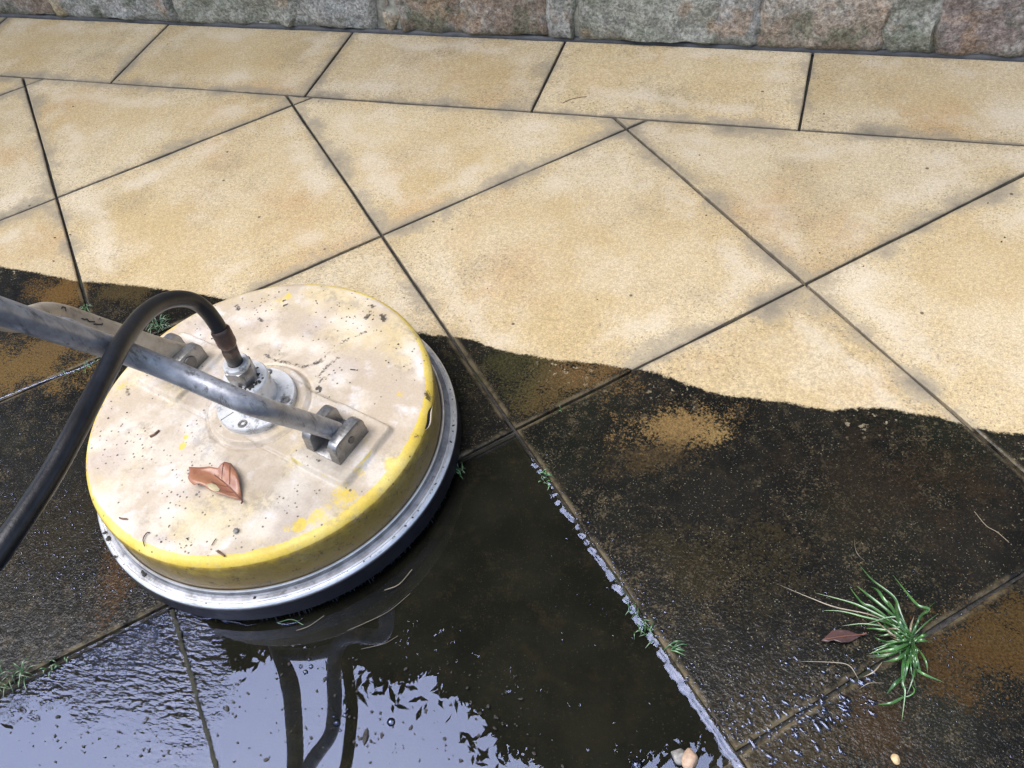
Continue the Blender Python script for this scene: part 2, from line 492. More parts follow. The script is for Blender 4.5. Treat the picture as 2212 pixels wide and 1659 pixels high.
# the ground reaching out to the horizon, and the bed the paving lies on
gr = obj('ground', mesh('ground', [(-60, -60, -.06), (60, -60, -.06), (60, 60, -.06), (-60, 60, -.06)], [(0, 1, 2, 3)]), M_SOIL)
tag(gr, kind='structure')
bx = [(-3.2, -2.6), (2.8, -2.6), (2.8, .80), (-3.2, .80)]
paving = obj('paving', prism_bevel('paving', bx, lambda a, c, d: (a, c, d), -.055, -.0075), M_JOINT)
tag(paving, kind='structure')
G = 0.0026
TILE_Z = {(-1, 1): -.0042, (-2, 1): -.0022, (0, 1): .0012, (-1, 0): -.0008, (-2, 0): .0002, (0, 0): .0004}
seed = 0
for i in range(-8, 7):
    for j in range(-5, 9):
        poly = [tuple(lat(i, j + 1)), tuple(lat(i + 1, j + 1)), tuple(lat(i + 1, j)), tuple(lat(i, j))]
        cx, cy = lat(i + .5, j + .5)
        if not (-3.0 < cx < 2.6 and -2.3 < cy < .75): continue
        seed += 1
        poly = offset_in(poly, G)
        poly = clip(poly, lambda p: HDR_Y - G - p[1])
        if len(poly) < 3: continue
        area = .5 * abs(sum(p[0] * q[1] - q[0] * p[1] for p, q in zip(poly, poly[1:] + poly[:1])))
        if area < 2e-5: continue
        pp = [poly[0]]
        for p in poly[1:]:
            if math.dist(p, pp[-1]) > .004: pp.append(p)
        if len(pp) < 3: continue
        def lohi(x, y, i=i, j=j):
            a, c = to_lat(x, y)
            return ((a - i) * TS, (c - j) * TS), ((i + 1 - a) * TS, (j + 1 - c) * TS)
        tl = make_tile('paving_tile', pp, TILE_Z.get((i, j), random.gauss(0, .0004)), lohi, paving, seed)
        tl['submerged'] = 1.0 if (i, j) in ((-1, 1), (-2, 1)) else 0.0
for k in range(-6, 6):
    xa, xb = -.8415 + (k + 1) * .5 - .0, -.8415 + (k + 2) * .5
    if xa < -3 or xb > 2.7: continue
    seed += 1
    poly = [(xa + G, HDR_Y + .0012), (xb - G, HDR_Y + .0012), (xb - G, WALL_Y), (xa + G, WALL_Y)]
    def lohi(x, y, xa=xa, xb=xb): return (x - xa, y - HDR_Y), (xb - x, .02 + WALL_Y - y)
    make_tile('border_tile', poly, random.gauss(.0006, .0003), lohi, paving, seed)

# ------------------------------------------------------------------ stone wall
def stone_mat(name, a, bcol, ccol, moss=.35):
    b = NB(name); P = b.pos(); r = b.mul(b.rand(), .35)
    n = b.noise(P, 9, 5, .65, w=r); n2 = b.noise(P, 26, 5, .7, w=r); n3 = b.noise(P, 170, 4, .7); n4 = b.noise(P, 5, 3, .6, w=b.add(r, 9.0))
    c = b.mix(b.step(n, .36, .64), a, bcol)
    c = b.mix(b.mul(b.step(n2, .5, .68), .7), c, ccol)
    c = b.mix(b.mul(b.step(n4, .5, .66), moss), c, (.13, .145, .085))
    c = b.mix(b.mul(b.step(b.noise(P, 38, 5, .7), .62, .74), .55), c, (.42, .41, .37))
    m3 = b.noise(P, 15, 4, .7)
    c = b.mix(b.mul(b.step(m3, .50, .62), .6), c, (.33, .315, .28))
    c = b.mix(b.mul(b.step(b.noise(P, 12, 4, .65, w=3.0), .53, .64), .6), c, (.12, .14, .09))
    c = b.mix(b.mul(b.step(b.noise(P, 10, 4, .65, w=8.0), .56, .66), .55), c, (.34, .22, .13))
    c = b.mixmul(1.0, c, b.grey(b.step(b.noise(P, 75, 4, .7), .3, .7, .62, 1.32)))
    c = b.mixmul(1.0, c, b.grey(b.step(n3, .3, .7, .55, 1.35)))
    c = b.mix(b.mul(b.step(n3, .62, .74), .5), c, (.03, .03, .025))
    zz = b.xyz(P)[2]
    c = b.mix(b.mul(b.step(b.add(zz, b.mul(b.sub(n2, .5), .04)), .025, .0), .55), c, (.05, .055, .03))
    b.princ(Base_Color=c, Roughness=.9, Specular_IOR_Level=.3, Normal=b.bump(b.add(n3, b.mul(n2, 2.0)), .9, .004))
    return b.mat
SM = [stone_mat('reddish_stone', (.25, .19, .145), (.22, .17, .13), (.30, .26, .21), .2),
      stone_mat('grey_stone', (.36, .35, .32), (.28, .28, .26), (.43, .41, .37), .25),
      stone_mat('green_grey_stone', (.26, .265, .215), (.35, .34, .29), (.19, .21, .15), .5),
      stone_mat('brown_stone', (.32, .25, .19), (.40, .33, .26), (.25, .23, .185), .3),
      stone_mat('purple_stone', (.25, .205, .185), (.28, .225, .195), (.20, .185, .16), .2),
      stone_mat('buff_stone', (.44, .36, .23), (.37, .30, .21), (.30, .26, .20), .2)]
M_MORTAR = simple('wall_mortar', (.30, .29, .24), .95, bump=.9, scale=30, bscale=90, var=.45)

wall = obj('stone_wall', prism_bevel('stone_wall', [(-4.5, WALL_Y + .010), (4.0, WALL_Y + .010), (4.0, 1.05), (-4.5, 1.05)], lambda a, c, d: (a, c, d), -.05, .92), M_MORTAR)
tag(wall, 'rough stone wall of grey, green and reddish blocks standing along the paved border', 'wall')

def make_stone(x0, x1, z0, z1, mat, seed, lean=(0, 0), res=.016, depth=.02):
    rr = np.random.default_rng(seed)
    nx = max(4, int((x1 - x0) / res)); nz = max(4, int((z1 - z0) / res))
    U, T = np.meshgrid(np.linspace(0, 1, nx), np.linspace(0, 1, nz))
    cxm, czm = (x0 + x1) / 2, (z0 + z1) / 2
    X = x0 + U * (x1 - x0); Z = z0 + T * (z1 - z0)
    # irregular outline
    m = np.minimum(np.minimum(U, 1 - U) * (x1 - x0), np.minimum(T, 1 - T) * (z1 - z0))
    X = X + lean[0] * (T - .5) + (vnoise(Z * 22 + seed, U * 2, seed) - .5) * .022 * (np.abs(U - .5) * 2) ** 2
    Z = Z + (vnoise(X * 14, T * 2 + seed, seed + 3) - .5) * .03 * (np.abs(T - .5) * 2) ** 2 * (1 if z0 > .05 else T)
    rnd = 1 - sstep(m, 0, .008)
    bulge = depth * .6 * (fbm(X * 6 + seed, Z * 6, 3, seed) - .3) + .026 * (fbm(X * 22, Z * 22 + seed, 4, seed + 5) - .5)
    Y = WALL_Y + .002 - bulge * (1 - rnd * .6) + rnd ** 1.5 * .0065 + .004 * (fbm(X * 60, Z * 60 + seed, 3, seed + 12) - .5)
    Y = np.maximum(Y, WALL_Y - .016)
    if z0 < .03:
        Z = np.where(T == 0, .001 + .030 * np.clip(fbm(X * 13, X * 0 + seed, 3, seed + 9) - .52, 0, 1) * 2.2, Z)
        lower = 1 - sstep(Z, 0, .03)
        Y = Y - .0 * lower
    V = np.c_[X.ravel() - cxm, Y.ravel(), Z.ravel() - czm]
    idx = np.arange(nx * nz).reshape(nz, nx)
    F = [(idx[r, q], idx[r, q + 1], idx[r + 1, q + 1], idx[r + 1, q]) for r in range(nz - 1) for q in range(nx - 1)]
    ring = list(idx[0, :]) + list(idx[1:, -1]) + list(idx[-1, -2::-1]) + list(idx[-2:0:-1, 0])
    base = len(V); back = V[ring].copy(); back[:, 1] = WALL_Y + .06
    V = np.vstack([V, back]); n = len(ring)
    F += [(ring[q], base + q, base + (q + 1) % n, ring[(q + 1) % n]) for q in range(n)]
    F.append(tuple(range(base, base + n)))
    me = mesh('stone', V, F)
    bm = bmesh.new(); bm.from_mesh(me); bmesh.ops.recalc_face_normals(bm, faces=bm.faces); bm.to_mesh(me); bm.free()
    sharp(me, 48)
    o = obj('stone', me, mat, wall); o.location = (cxm, 0, czm)
    return o

wx = lambda px, py: at(px, py, .0)[0]
# bottom course as seen from left to right: (px left, px right, material, height)
row = [(-1500, -1020, 1, .17), (-1015, -640, 3, .20), (-636, -330, 5, .15), (-326, -128, 2, .18), (-124, 119, 0, .17), (122, 150, 5, .06), (150, 391, 1, .19), (396, 640, 2, .21), (641, 822, 1, .18), (838, 862, 5, .05),
       (868, 1184, 0, .20), (1190, 1245, 1, .14), (1247, 1548, 2, .22), (1551, 1636, 1, .14), (1640, 1900, 3, .115), (1903, 2008, 2, .14), (2012, 2330, 4, .20), (2334, 2600, 1, .17), (2604, 3000, 0, .2)]
def line_y(px): return 40 + (px / 2212) * 90
sd = 100
tops = []
for (pa, pb, mi, h) in row:
    sd += 1
    xa, xb = wx(pa, line_y(pa)), wx(pb, line_y(pb))
    make_stone(xa - .004, xb + .004, .002, h, SM[mi], sd, lean=(random.uniform(-.02, .02), 0), res=.010 if 0 < pb and pa < 2250 else .03, depth=.022)
    tops.append((xa, xb, h))
make_stone(wx(1905, 118) - .02, wx(2000, 122) + .0, .125, .25, SM[5], 371, res=.012)
# upper courses
for (za, zb, off) in ((.225, .44, .1), (.445, .66, -.07), (.665, .90, .04)):
    xq = -3.6 + off
    while xq < 3.0:
        wd = random.uniform(.26, .55); sd += 1
        make_stone(xq + .006, xq + wd - .006, za + random.uniform(.0, .02), zb - random.uniform(.006, .02), random.choice(SM), sd, res=.04)
        xq += wd
for (xa, xb, h) in tops:                       # fillers between the bottom course and the next one
    if .225 - h > .03:
        sd += 1; make_stone(xa + .01, xb - .01, h + .008, .222, random.choice(SM), sd, res=.02)
# lead-grey mortar strip at the foot of the wall
M_STRIP = simple('grey_sealant', (.045, .045, .047), .6, bump=.5, scale=30, bscale=120, var=.4)
sv = []; nS = 260
for k in range(nS + 1):
    x = -2.8 + 5.4 * k / nS
    wv = .0016 * (vnoise(x * 30, 0.0, 4) - .5) + .001 * (vnoise(x * 110, 0.0, 5) - .5)
    sv += [(x, WALL_Y + .0004, -.005), (x, WALL_Y + .001 + wv, .0030), (x, WALL_Y + .006 + wv * 2, .0075 + wv), (x, WALL_Y + .03, .0095)]
sf = [(4 * k + q, 4 * k + 4 + q, 4 * k + 5 + q, 4 * k + 1 + q) for k in range(nS) for q in range(3)]
strip = obj('mortar_strip', mesh('mortar_strip', sv, sf), M_STRIP, wall)

# ------------------------------------------------------------------ surface cleaner
CL = np.array([.049, -.466, 0.0]); TH = math.radians(-14.5)
AX = np.array([math.cos(TH), math.sin(TH), 0]); NX = np.array([-math.sin(TH), math.cos(TH), 0])
cleaner = empty('surface_cleaner', CL, TH)
tag(cleaner, 'round yellow pressure washer surface cleaner with cream worn top, standing on the wet paving', 'surface cleaner')
def loc(X): d = np.array(X) - CL; return np.array([d @ AX, d @ NX, d[2]])
def lv(px, py, z=.1205): return loc(at(px, py, z))            # photo point on the deck -> local
DECK = .1195

def shell_material():
    b = NB('worn_yellow_shell'); v = b.objpos(); x, y, z = b.xyz(v)
    yel = b.attr('yellow'); drt = b.attr('dirt'); gry = b.attr('grime_shade')
    n1 = b.noise(v, 14, 4, .6); n2 = b.noise(v, 30, 4, .65); n3 = b.noise(v, 8, 3, .6); f = b.noise(v, 350, 3, .7)
    c = b.mix(b.step(n1, .40, .60), (.44, .36, .265), (.58, .505, .405))
    c = b.mix(b.mul(b.step(n2, .52, .68), .7), c, (.62, .585, .55))
    c = b.mix(b.mul(b.step(n3, .50, .66), .6), c, (.56, .44, .21))
    c = b.mix(b.mul(b.step(b.noise(v, 11, 3, .6), .52, .68), .65), c, (.40, .33, .275))
    ye = b.step(b.add(yel, b.add(b.mul(b.sub(n2, .5), .9), b.mul(b.sub(f, .5), .35))), .42, .60)
    ycol = b.mix(b.step(n1, .35, .7), (.58, .41, .05), (.68, .54, .16))
    ycol = b.mix(b.mul(b.step(n2, .58, .7), .35), ycol, (.55, .44, .2))
    shade_film = b.attr('film_shade')
    fm = b.step(b.add(shade_film, b.add(b.mul(b.sub(b.noise(v, 45, 5, .7), .5), .8), b.mul(b.sub(n1, .5), .5))), .2, .8)
    ycol = b.mix(b.mul(fm, .88), ycol, (.185, .11, .02))  # brown side tone: shade painted into the yellow together with dirt film
    c = b.mix(ye, c, ycol)
    c = b.mixmul(1.0, c, b.grey(b.step(f, .2, .8, .9, 1.08)))
    gm = b.step(b.add(gry, b.mul(b.sub(b.noise(v, 60, 5, .75), .5), .9)), .25, .85)
    c = b.mix(b.mul(gm, .72), c, (.20, .16, .12))
    dm = b.step(b.add(drt, b.add(b.mul(b.sub(b.noise(v, 220, 4, .75), .5), 1.5), b.mul(b.sub(b.noise(v, 60, 2, .6), .5), .7))), .42, .72)
    c = b.mix(b.mul(dm, .9), c, (.025, .022, .018))
    # fine specks of grit in drifts
    drift = b.step(b.noise(v, 13, 3, .6), .42, .68)
    vo = b.voro(v, 210); sp = b.mul(b.step(vo.outputs['Distance'], .38, .20), b.step(b.add(b.xyz(vo.outputs['Color'])[0], b.mul(drift, .34)), 1.0, 1.06))
    vo2 = b.voro(v, 85); sp2 = b.mul(b.step(vo2.outputs['Distance'], .20, .12), b.step(b.add(b.xyz(vo2.outputs['Color'])[1], b.mul(drift, .10)), 1.0, 1.02))
    c = b.mix(b.mul(b.mx(sp, sp2), .85), c, (.05, .04, .03))
    sm = b.mul(b.step(b.noise(v, 16, 5, .7), .48, .64), b.step(b.noise(v, 120, 4, .7), .40, .62))
    c = b.mix(b.mul(sm, .50), c, (.22, .18, .145))
    # grey streaks of old grime
    st = b.step(b.noise(b.mapping(v, rot=(0, 0, .5), sc=(40, 120, 40)), 1.0, 4, .7), .60, .74)
    c = b.mix(b.mul(st, b.mul(drift, .38)), c, (.16, .13, .105))
    h = b.add(b.noise(v, 90, 4, .6), b.mul(f, .4))
    b.princ(Base_Color=c, Roughness=b.step(n2, .3, .7, .38, .60), Specular_IOR_Level=.45, Normal=b.bump(h, .22, .0012))
    return b.mat

def strap_h(x, y):
    """moulded relief of the deck: strap, hub ring and bracket pads"""
    e = .0028
    strap = sstep(.050 - np.abs(y), -.0, e) * sstep(.19 - np.abs(x), 0, e)
    hub = sstep(.0665 - np.hypot(x - .004, y), 0, e)
    dxp = np.abs(np.abs(x) - .1455); pad = 0
    qx, qy = dxp - .0375, np.abs(y) - .043
    sd_ = np.hypot(np.maximum(qx, 0), np.maximum(qy, 0)) + np.minimum(np.maximum(qx, qy), 0) - .007
    pad = sstep(-sd_, -.001, e)
    moat = np.exp(-((np.hypot(x - .004, y) - .070) / .0018) ** 2) * .0020
    return .0035 * strap * (1 - hub) * (1 - pad) + .0066 * hub + .0095 * pad * (1 - hub) - moat

def build_shell():
    nr, na = 120, 520
    RT, RF = .2195, .0135
    prof = [(RT * (k / nr), DECK + .0022 * (1 - (k / nr) ** 2)) for k in range(1, nr + 1)]
    for k in range(1, 9):
        a = math.pi / 2 * k / 8
        prof.append((RT + RF * math.sin(a), DECK - RF * (1 - math.cos(a))))
    for k in range(1, 15):
        t = k / 14; prof.append((RT + RF - .0012 * t, DECK - RF - t * (DECK - RF - .0545)))
    prof.append((RT + RF - .006, .0545))
    A = np.arange(na) * 2 * math.pi / na
    V = [(0, 0, DECK + .0022)]
    r = np.array([p[0] for p in prof]); zz = np.array([p[1] for p in prof])
    X = r[:, None] * np.cos(A); Y = r[:, None] * np.sin(A); Z = np.repeat(zz[:, None], na, 1)
    top = (np.arange(len(prof)) < nr)[:, None]
    Z = Z + top * strap_h(X, Y) * sstep(RT - r, 0, .004)[:, None]
    # gentle dents and waviness of a rotomoulded lid
    Z = Z + top * (.0016 * (fbm(X * 11 + 5, Y * 11, 3, 4) - .5)) * sstep(RT - r, 0, .02)[:, None]
    wob = 1 + .0016 * (fbm(np.cos(A) * 3 + 9, np.sin(A) * 3, 2, 8) - .5)
    X = X * wob; Y = Y * wob
    x, y = X.ravel(), Y.ravel(); rad = np.hypot(x, y); rim = np.repeat(np.arange(len(prof))[:, None], na, 1).ravel()
    # split in the rim on the right
    tp = lv(914, 905, .112); da = np.hypot(x - tp[0], y - tp[1])
    V = np.vstack([[0, 0, DECK + .0022], np.c_[x, y, Z.ravel()]])
    F = []
    for k in range(na): F.append((0, 1 + k, 1 + (k + 1) % na))
    for i in range(len(prof) - 1):
        o0, o1 = 1 + i * na, 1 + (i + 1) * na
        for k in range(na):
            k2 = (k + 1) % na; F.append((o0 + k, o1 + k, o1 + k2, o0 + k2))
    me = mesh('shell', V, F)
    # wear: where the yellow gelcoat still shows
    ang0 = np.arctan2(y, x)
    rs_ = .2180 - .0060 * np.maximum(0, np.cos(ang0 + .45))
    yel = sstep(rad, rs_, rs_ + .012) * (.50 + .52 * fbm(np.cos(ang0) * 4, np.sin(ang0) * 4 + 7, 3, 15))
    side = (rim >= nr + 5)
    def blob(px, py, rr, a):
        q = lv(px, py); return a * (1 - sstep(np.hypot(x - q[0], y - q[1]), rr * .35, rr))
    for px, py, rr, a in ((396, 963, .0070, 1.0), (402, 945, .0052, .95), (393, 968, .0062, .95), (690, 1120, .03, .50), (740, 1085, .05, .46), (755, 1070, .02, .58), (645, 1133, .018, .60), (620, 1140, .012, .55),
                          (600, 655, .024, .52), (620, 640, .016, .52), (580, 668, .016, .48), (865, 850, .012, .52), (880, 940, .03, .46), (845, 1000, .02, .5), (800, 955, .015, .45), (775, 1030, .02, .4), (250, 830, .03, .5), (360, 700, .03, .55)):
        yel = np.maximum(yel, blob(px, py, rr, a))
    # dark smears by the hub and gritty drifts
    dirt = np.zeros_like(x)
    def smear(P, wd, a, fade=True):
        nonlocal dirt
        Q = [lv(*p)[:2] for p in P]
        dirt = np.maximum(dirt, a * 1.05 * np.exp(-(seg_dist(x, y, Q) / (wd * 2.0)) ** 2))
    smear([(572, 768), (600, 780), (632, 788), (655, 793), (676, 788), (700, 778)], .0022, .62)
    smear([(676, 788), (702, 770), (722, 748), (748, 738), (790, 716)], .0018, .50)
    smear([(722, 758), (735, 742), (760, 728)], .0018, .42)
    smear([(688, 812), (705, 795), (728, 775)], .0026, .55)
    smear([(685, 842), (689, 836), (694, 840), (692, 846)], .0015, .9)
    smear([(688, 832), (697, 818), (712, 810)], .0016, .6)
    smear([(650, 835), (672, 843), (710, 866)], .0016, .45)
    smear([(470, 1090), (530, 1070), (560, 1050)], .0012, .36)
    smear([(212, 880), (222, 875)], .002, .5); smear([(200, 930), (210, 920)], .0016, .5)
    smear([(275, 840), (278, 852)], .0026, .6); smear([(800, 658), (806, 662)], .0030, .7); smear([(826, 682), (830, 688)], .0035, .8)
    smear([(790, 688), (796, 680)], .003, .7); smear([(918, 845), (925, 855)], .003, .7); smear([(898, 940), (908, 932)], .003, .5)
    smear([(512, 660), (515, 668)], .003, .7); smear([(560, 690), (566, 694)], .002, .7)
    for P in ([(390, 1190), (420, 1165)], [(330, 1160), (375, 1168)], [(730, 640), (790, 670)], [(690, 640), (740, 660)], [(850, 720), (860, 760)]):
        smear(P, .010, .22)
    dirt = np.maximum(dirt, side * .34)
    # grime, plus crease shade painted along the moulded edges
    gri_shade = np.zeros_like(x)
    gri_shade = np.maximum(gri_shade, .66 * np.exp(-((np.hypot(x - .004, y) - .0690) / .0018) ** 2))
    gri_shade = np.maximum(gri_shade, .5 * np.exp(-((np.hypot(x - .004, y) - .0545) / .004) ** 2))
    for sx in (-1, 1):
        d = np.maximum(np.abs(x - sx * .1415) - .030, np.abs(y) - .033)
        gri_shade = np.maximum(gri_shade, .55 * (1 - sstep(d, .0, .016)))
    gri_shade = np.maximum(gri_shade, side * (.08 + .55 * sstep(.085 - Z.ravel(), .0, .03)))  # side darkens towards its foot: painted shade mixed with grime
    qx, qy = np.abs(np.abs(x) - .1455) - .0375, np.abs(y) - .043
    pd = np.hypot(np.maximum(qx, 0), np.maximum(qy, 0)) + np.minimum(np.maximum(qx, qy), 0) - .007
    gri_shade = np.maximum(gri_shade, .42 * np.exp(-((pd - .0025) / .0015) ** 2))  # dark line round the pads, crease shade painted in to show the relief
    yel = np.maximum(yel, .47 * np.exp(-((pd + .0016) / .0022) ** 2) * (x > 0))
    gri_shade = np.maximum(gri_shade, .62 * np.exp(-((y - .0515) / .0022) ** 2) * (np.abs(x) < .105))
    gri_shade = np.maximum(gri_shade, .50 * np.exp(-((y + .0515) / .0020) ** 2) * (np.abs(x) < .105))
    set_attr(me, 'film_shade', np.r_[0, side * (.62 + .4 * sstep(.108 - Z.ravel(), 0, .05))]); set_attr(me, 'yellow', np.r_[0, yel]); set_attr(me, 'dirt', np.r_[0, dirt]); set_attr(me, 'grime_shade', np.r_[0, gri_shade])  # first attribute holds the side's painted shade and dirt film
    return me
M_SHELL = shell_material()
def lv(px, py, z=.1205): return loc(at(px, py, z))
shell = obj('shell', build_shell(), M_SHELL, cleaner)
# the split in the rim on the right: a dark slit with a torn lip
M_SLIT = simple('split_shadow', (.012, .010, .008), .9)
g0, g1 = lv(909, 926, .113), lv(921, 876, .112)
a0_, a1_ = math.atan2(g0[1], g0[0]), math.atan2(g1[1], g1[0])
def rimpt(az, ph, out=.0006):
    rr_, zz_ = .2195 + (.0135 + out) * math.sin(ph), DECK - .0135 + (.0135 + out) * math.cos(ph)
    return (rr_ * math.cos(az), rr_ * math.sin(az), zz_)
gv, gf, lip = [], [], []
for k in range(15):
    t = k / 14; az = a0_ + (a1_ - a0_) * t; wv = .17 * math.sin(math.pi * min(1, t * 1.05 + .0)) ** .7 * (.6 + .7 * (1 - t)) + .012
    c_ = math.radians(62) + .10 * math.sin(7 * t)
    gv += [rimpt(az, c_ - wv), rimpt(az, c_, .0009), rimpt(az, c_ + wv)]
    lip.append(rimpt(az, c_ + wv + .06, .0004 + .0012 * math.sin(math.pi * t)))
for k in range(14):
    for q in range(2): gf.append((3 * k + q, 3 * k + q + 1, 3 * k + q + 4, 3 * k + q + 3))
sl_ = obj('rim_split', mesh('rim_split', gv, gf), M_SLIT, shell)
obj('torn_lip', tube('torn_lip', lip, [.0003 + .0008 * math.sin(math.pi * k / 14) for k in range(15)], 8), M_SHELL, sl_)

def alu(name, a, c2, dirt=.5, rough=.4, metal=.85, streak=(60, 60, 60)):
    b = NB(name); v = b.objpos()
    n = b.noise(v, 40, 4, .65); n2 = b.noise(b.mapping(v, sc=streak), 1.0, 5, .7); f = b.noise(v, 400, 2, .6)
    c = b.mix(b.step(n, .35, .68), a, c2)
    dm = b.mul(b.step(n2, .52, .70), dirt)
    c = b.mix(dm, c, (.045, .04, .034))
    b.princ(Base_Color=c, Metallic=b.m('MULTIPLY_ADD', dm, -metal * .8, metal), Roughness=b.step(f, .3, .7, rough - .08, rough + .1), Normal=b.bump(b.add(n, f), .18, .0008))
    return b.mat
M_RING = alu('scuffed_aluminium', (.80, .80, .80), (.62, .62, .63), .55, .36, .75, (30, 30, 200))
M_HUB = alu('white_aluminium', (.66, .67, .68), (.55, .54, .52), .75, .42, .40, (60, 60, 60))
M_LUG = alu('dull_cast_aluminium', (.36, .355, .35), (.22, .21, .195), .60, .36, .85, (60, 160, 60))
M_TUBE = alu('dirty_aluminium_tube', (.42, .42, .44), (.24, .24, .255), .80, .38, .5, (120, 120, 16))
M_TUBE2 = alu('muddy_aluminium_tube', (.47, .41, .325), (.36, .305, .235), .55, .55, .35, (100, 40, 40))
M_STEEL = alu('dark_steel', (.16, .155, .15), (.09, .085, .08), .6, .4, .8)
M_RUST = alu('brown_steel', (.13, .085, .07), (.07, .05, .045), .6, .42, .7)
M_RUBBER = simple('black_rubber', (.008, .008, .010), .36, bump=.25, scale=60, bscale=300, var=.4)
M_BRISTLE = simple('black_bristle', (.010, .010, .011), .6, bump=1.0, scale=60, bscale=500)
M_DIRT = simple('black_dirt', (.022, .018, .014), .7, bump=.8, scale=100, bscale=400, var=.5)

# ring round the foot of the shell
ringp = [(.2300, .0500), (.2335, .0585), (.2352, .0590), (.2362, .0575), (.2368, .0510), (.2395, .0490), (.2432, .0485), (.2438, .0480), (.2446, .0472), (.2452, .0484), (.2470, .0488), (.2496, .0474), (.2512, .0455), (.2516, .0425), (.2512, .0300), (.2495, .0285), (.2440, .0285), (.2300, .0450)]
ringo = obj('rim_ring', lathe('rim_ring', ringp[6:], 220, deg=24), M_RING, cleaner)
M_GROOVE = alu('dirty_groove', (.30, .30, .31), (.17, .17, .175), .7, .45, .6, (60, 60, 200))
grv = obj('groove', lathe('groove', ringp[3:7], 220, deg=24), M_GROOVE, ringo)
obj('ridge', lathe('ridge', ringp[:4], 220, deg=24), M_RING, ringo)
skirt = obj('skirt', lathe('skirt', [(.2512, .0440), (.2524, .0432), (.2524, .0160), (.2500, .0145), (.2440, .0145), (.2440, .0280)], 160), M_RUBBER, cleaner)
bv, bf = [], []
nb = 900
for k in range(nb):
    a = 2 * math.pi * k / nb + random.uniform(-.002, .002); r0 = random.uniform(.2385, .2445); da = .0026
    lean = random.uniform(-.006, .006); r1 = r0 + random.uniform(-.001, .006)
    o = len(bv)
    bv += [(r0 * math.cos(a - da), r0 * math.sin(a - da), .022), (r0 * math.cos(a + da), r0 * math.sin(a + da), .022), (r1 * math.cos(a + da + lean), r1 * math.sin(a + da + lean), random.uniform(-.001, .003)), (r1 * math.cos(a - da + lean), r1 * math.sin(a - da + lean), random.uniform(-.001, .003))]
    bf.append((o, o + 1, o + 2, o + 3))
tag(obj('brush', mesh('brush', bv, bf, False), M_BRISTLE, cleaner), kind='stuff')
# crumbs of dirt caught on the ring
def crumb(rng, s):
    bm = bmesh.new(); bmesh.ops.create_icosphere(bm, subdivisions=1, radius=1)
    for v in bm.verts: v.co *= rng.uniform(.6, 1.15)
    V = [tuple(v.co * s) for v in bm.verts]; F = [tuple(v.index for v in f.verts) for f in bm.faces]; bm.free()
    return V, F
def scatter_crumbs(name, spots, mat, parent=None, flat=.5, seed=3):
    rng = np.random.default_rng(seed); V, F = [], []
    for (p, s) in spots:
        v, f = crumb(rng, s); a = rng.uniform(0, 6.28); el = rng.uniform(.7, 1.9); o = len(V)
        for q in v:
            X = q[0] * el * math.cos(a) - q[1] * math.sin(a); Yq = q[0] * el * math.sin(a) + q[1] * math.cos(a)
            V.append((p[0] + X, p[1] + Yq, p[2] + q[2] * flat))
        F += [tuple(i + o for i in ff) for ff in f]
    return tag(obj(name, mesh(name, V, F, False), mat, parent), kind='stuff')
sp = []
for _ in range(60):
    a = random.uniform(0, 2 * math.pi); sp.append(((.2475 * math.cos(a), .2475 * math.sin(a), .0488), random.uniform(.0006, .0016)))
for px, py, s in ((312, 1240, .0042), (308, 1235, .003), (233, 1163, .004), (226, 1150, .003), (247, 1203, .0028), (612, 1262, .004), (628, 1255, .003), (600, 1268, .0024), (550, 1290, .0024), (880, 1092, .004), (886, 1084, .003), (640, 1252, .003)):
    q = lv(px, py, .050); sp.append(((q[0], q[1], .0495), s))
scatter_crumbs('dirt_crumbs', sp, M_DIRT, cleaner, seed=5)

# hub: flange > screws, spindle housing, hex nut
HC = (.004, .0)
flange = obj('hub_flange', lathe('hub_flange', [(.050, .1230), (.0515, .1245), (.0520, .1280), (.0520, .1365), (.0510, .1380), (.0290, .1380)], 96, HC, deg=28), M_HUB, cleaner)
obj('split_line', prism_bevel('split_line', [(-.0165, -.049), (-.0158, -.0495), (-.0085, -.028), (-.0092, -.0278)], lambda a, c, d: (a + .004, c, d), .1379, .1383), M_DIRT, flange)
for a in (-70, 20, 110, 200):
    cx, cy = HC[0] + .0425 * math.cos(math.radians(a)), HC[1] + .0425 * math.sin(math.radians(a))
    s = obj('socket_screw', lathe('socket_screw', [(.0066, .1379), (.0064, .1384), (.0052, .1384), (.0050, .1395), (.0030, .1395), (.0028, .1375), (.0001, .1375)], 20, (cx, cy)), M_LUG, flange)
hubc = obj('spindle_housing', lathe('spindle_housing', [(.0335, .1375), (.0305, .1405), (.0300, .1440), (.0300, .1770), (.0288, .1785), (.0150, .1785)], 80, HC, deg=28), M_HUB, cleaner)
hexpoly = [(.0195 * math.cos(math.pi / 3 * k + .35), .0195 * math.sin(math.pi / 3 * k + .35)) for k in range(6)]
hx = obj('hex_nut', prism_bevel('hex_nut', hexpoly, lambda a, c, d: (HC[0] + a, HC[1] + c, d), .178, .2025, .0016), M_LUG, cleaner)
obj('collar', lathe('collar', [(.0168, .2020), (.0165, .2075), (.0145, .2095), (.0100, .2090)], 40, HC), M_HUB, hx)
gs = []
for _ in range(90):
    a = random.gauss(-.6, .6); r = random.uniform(.0165, .0255)
    gs.append(((HC[0] + r * math.cos(a), HC[1] + r * math.sin(a), .1790), random.uniform(.0008, .0022)))
scatter_crumbs('grease_dirt', gs, M_DIRT, cleaner, .4, 9)

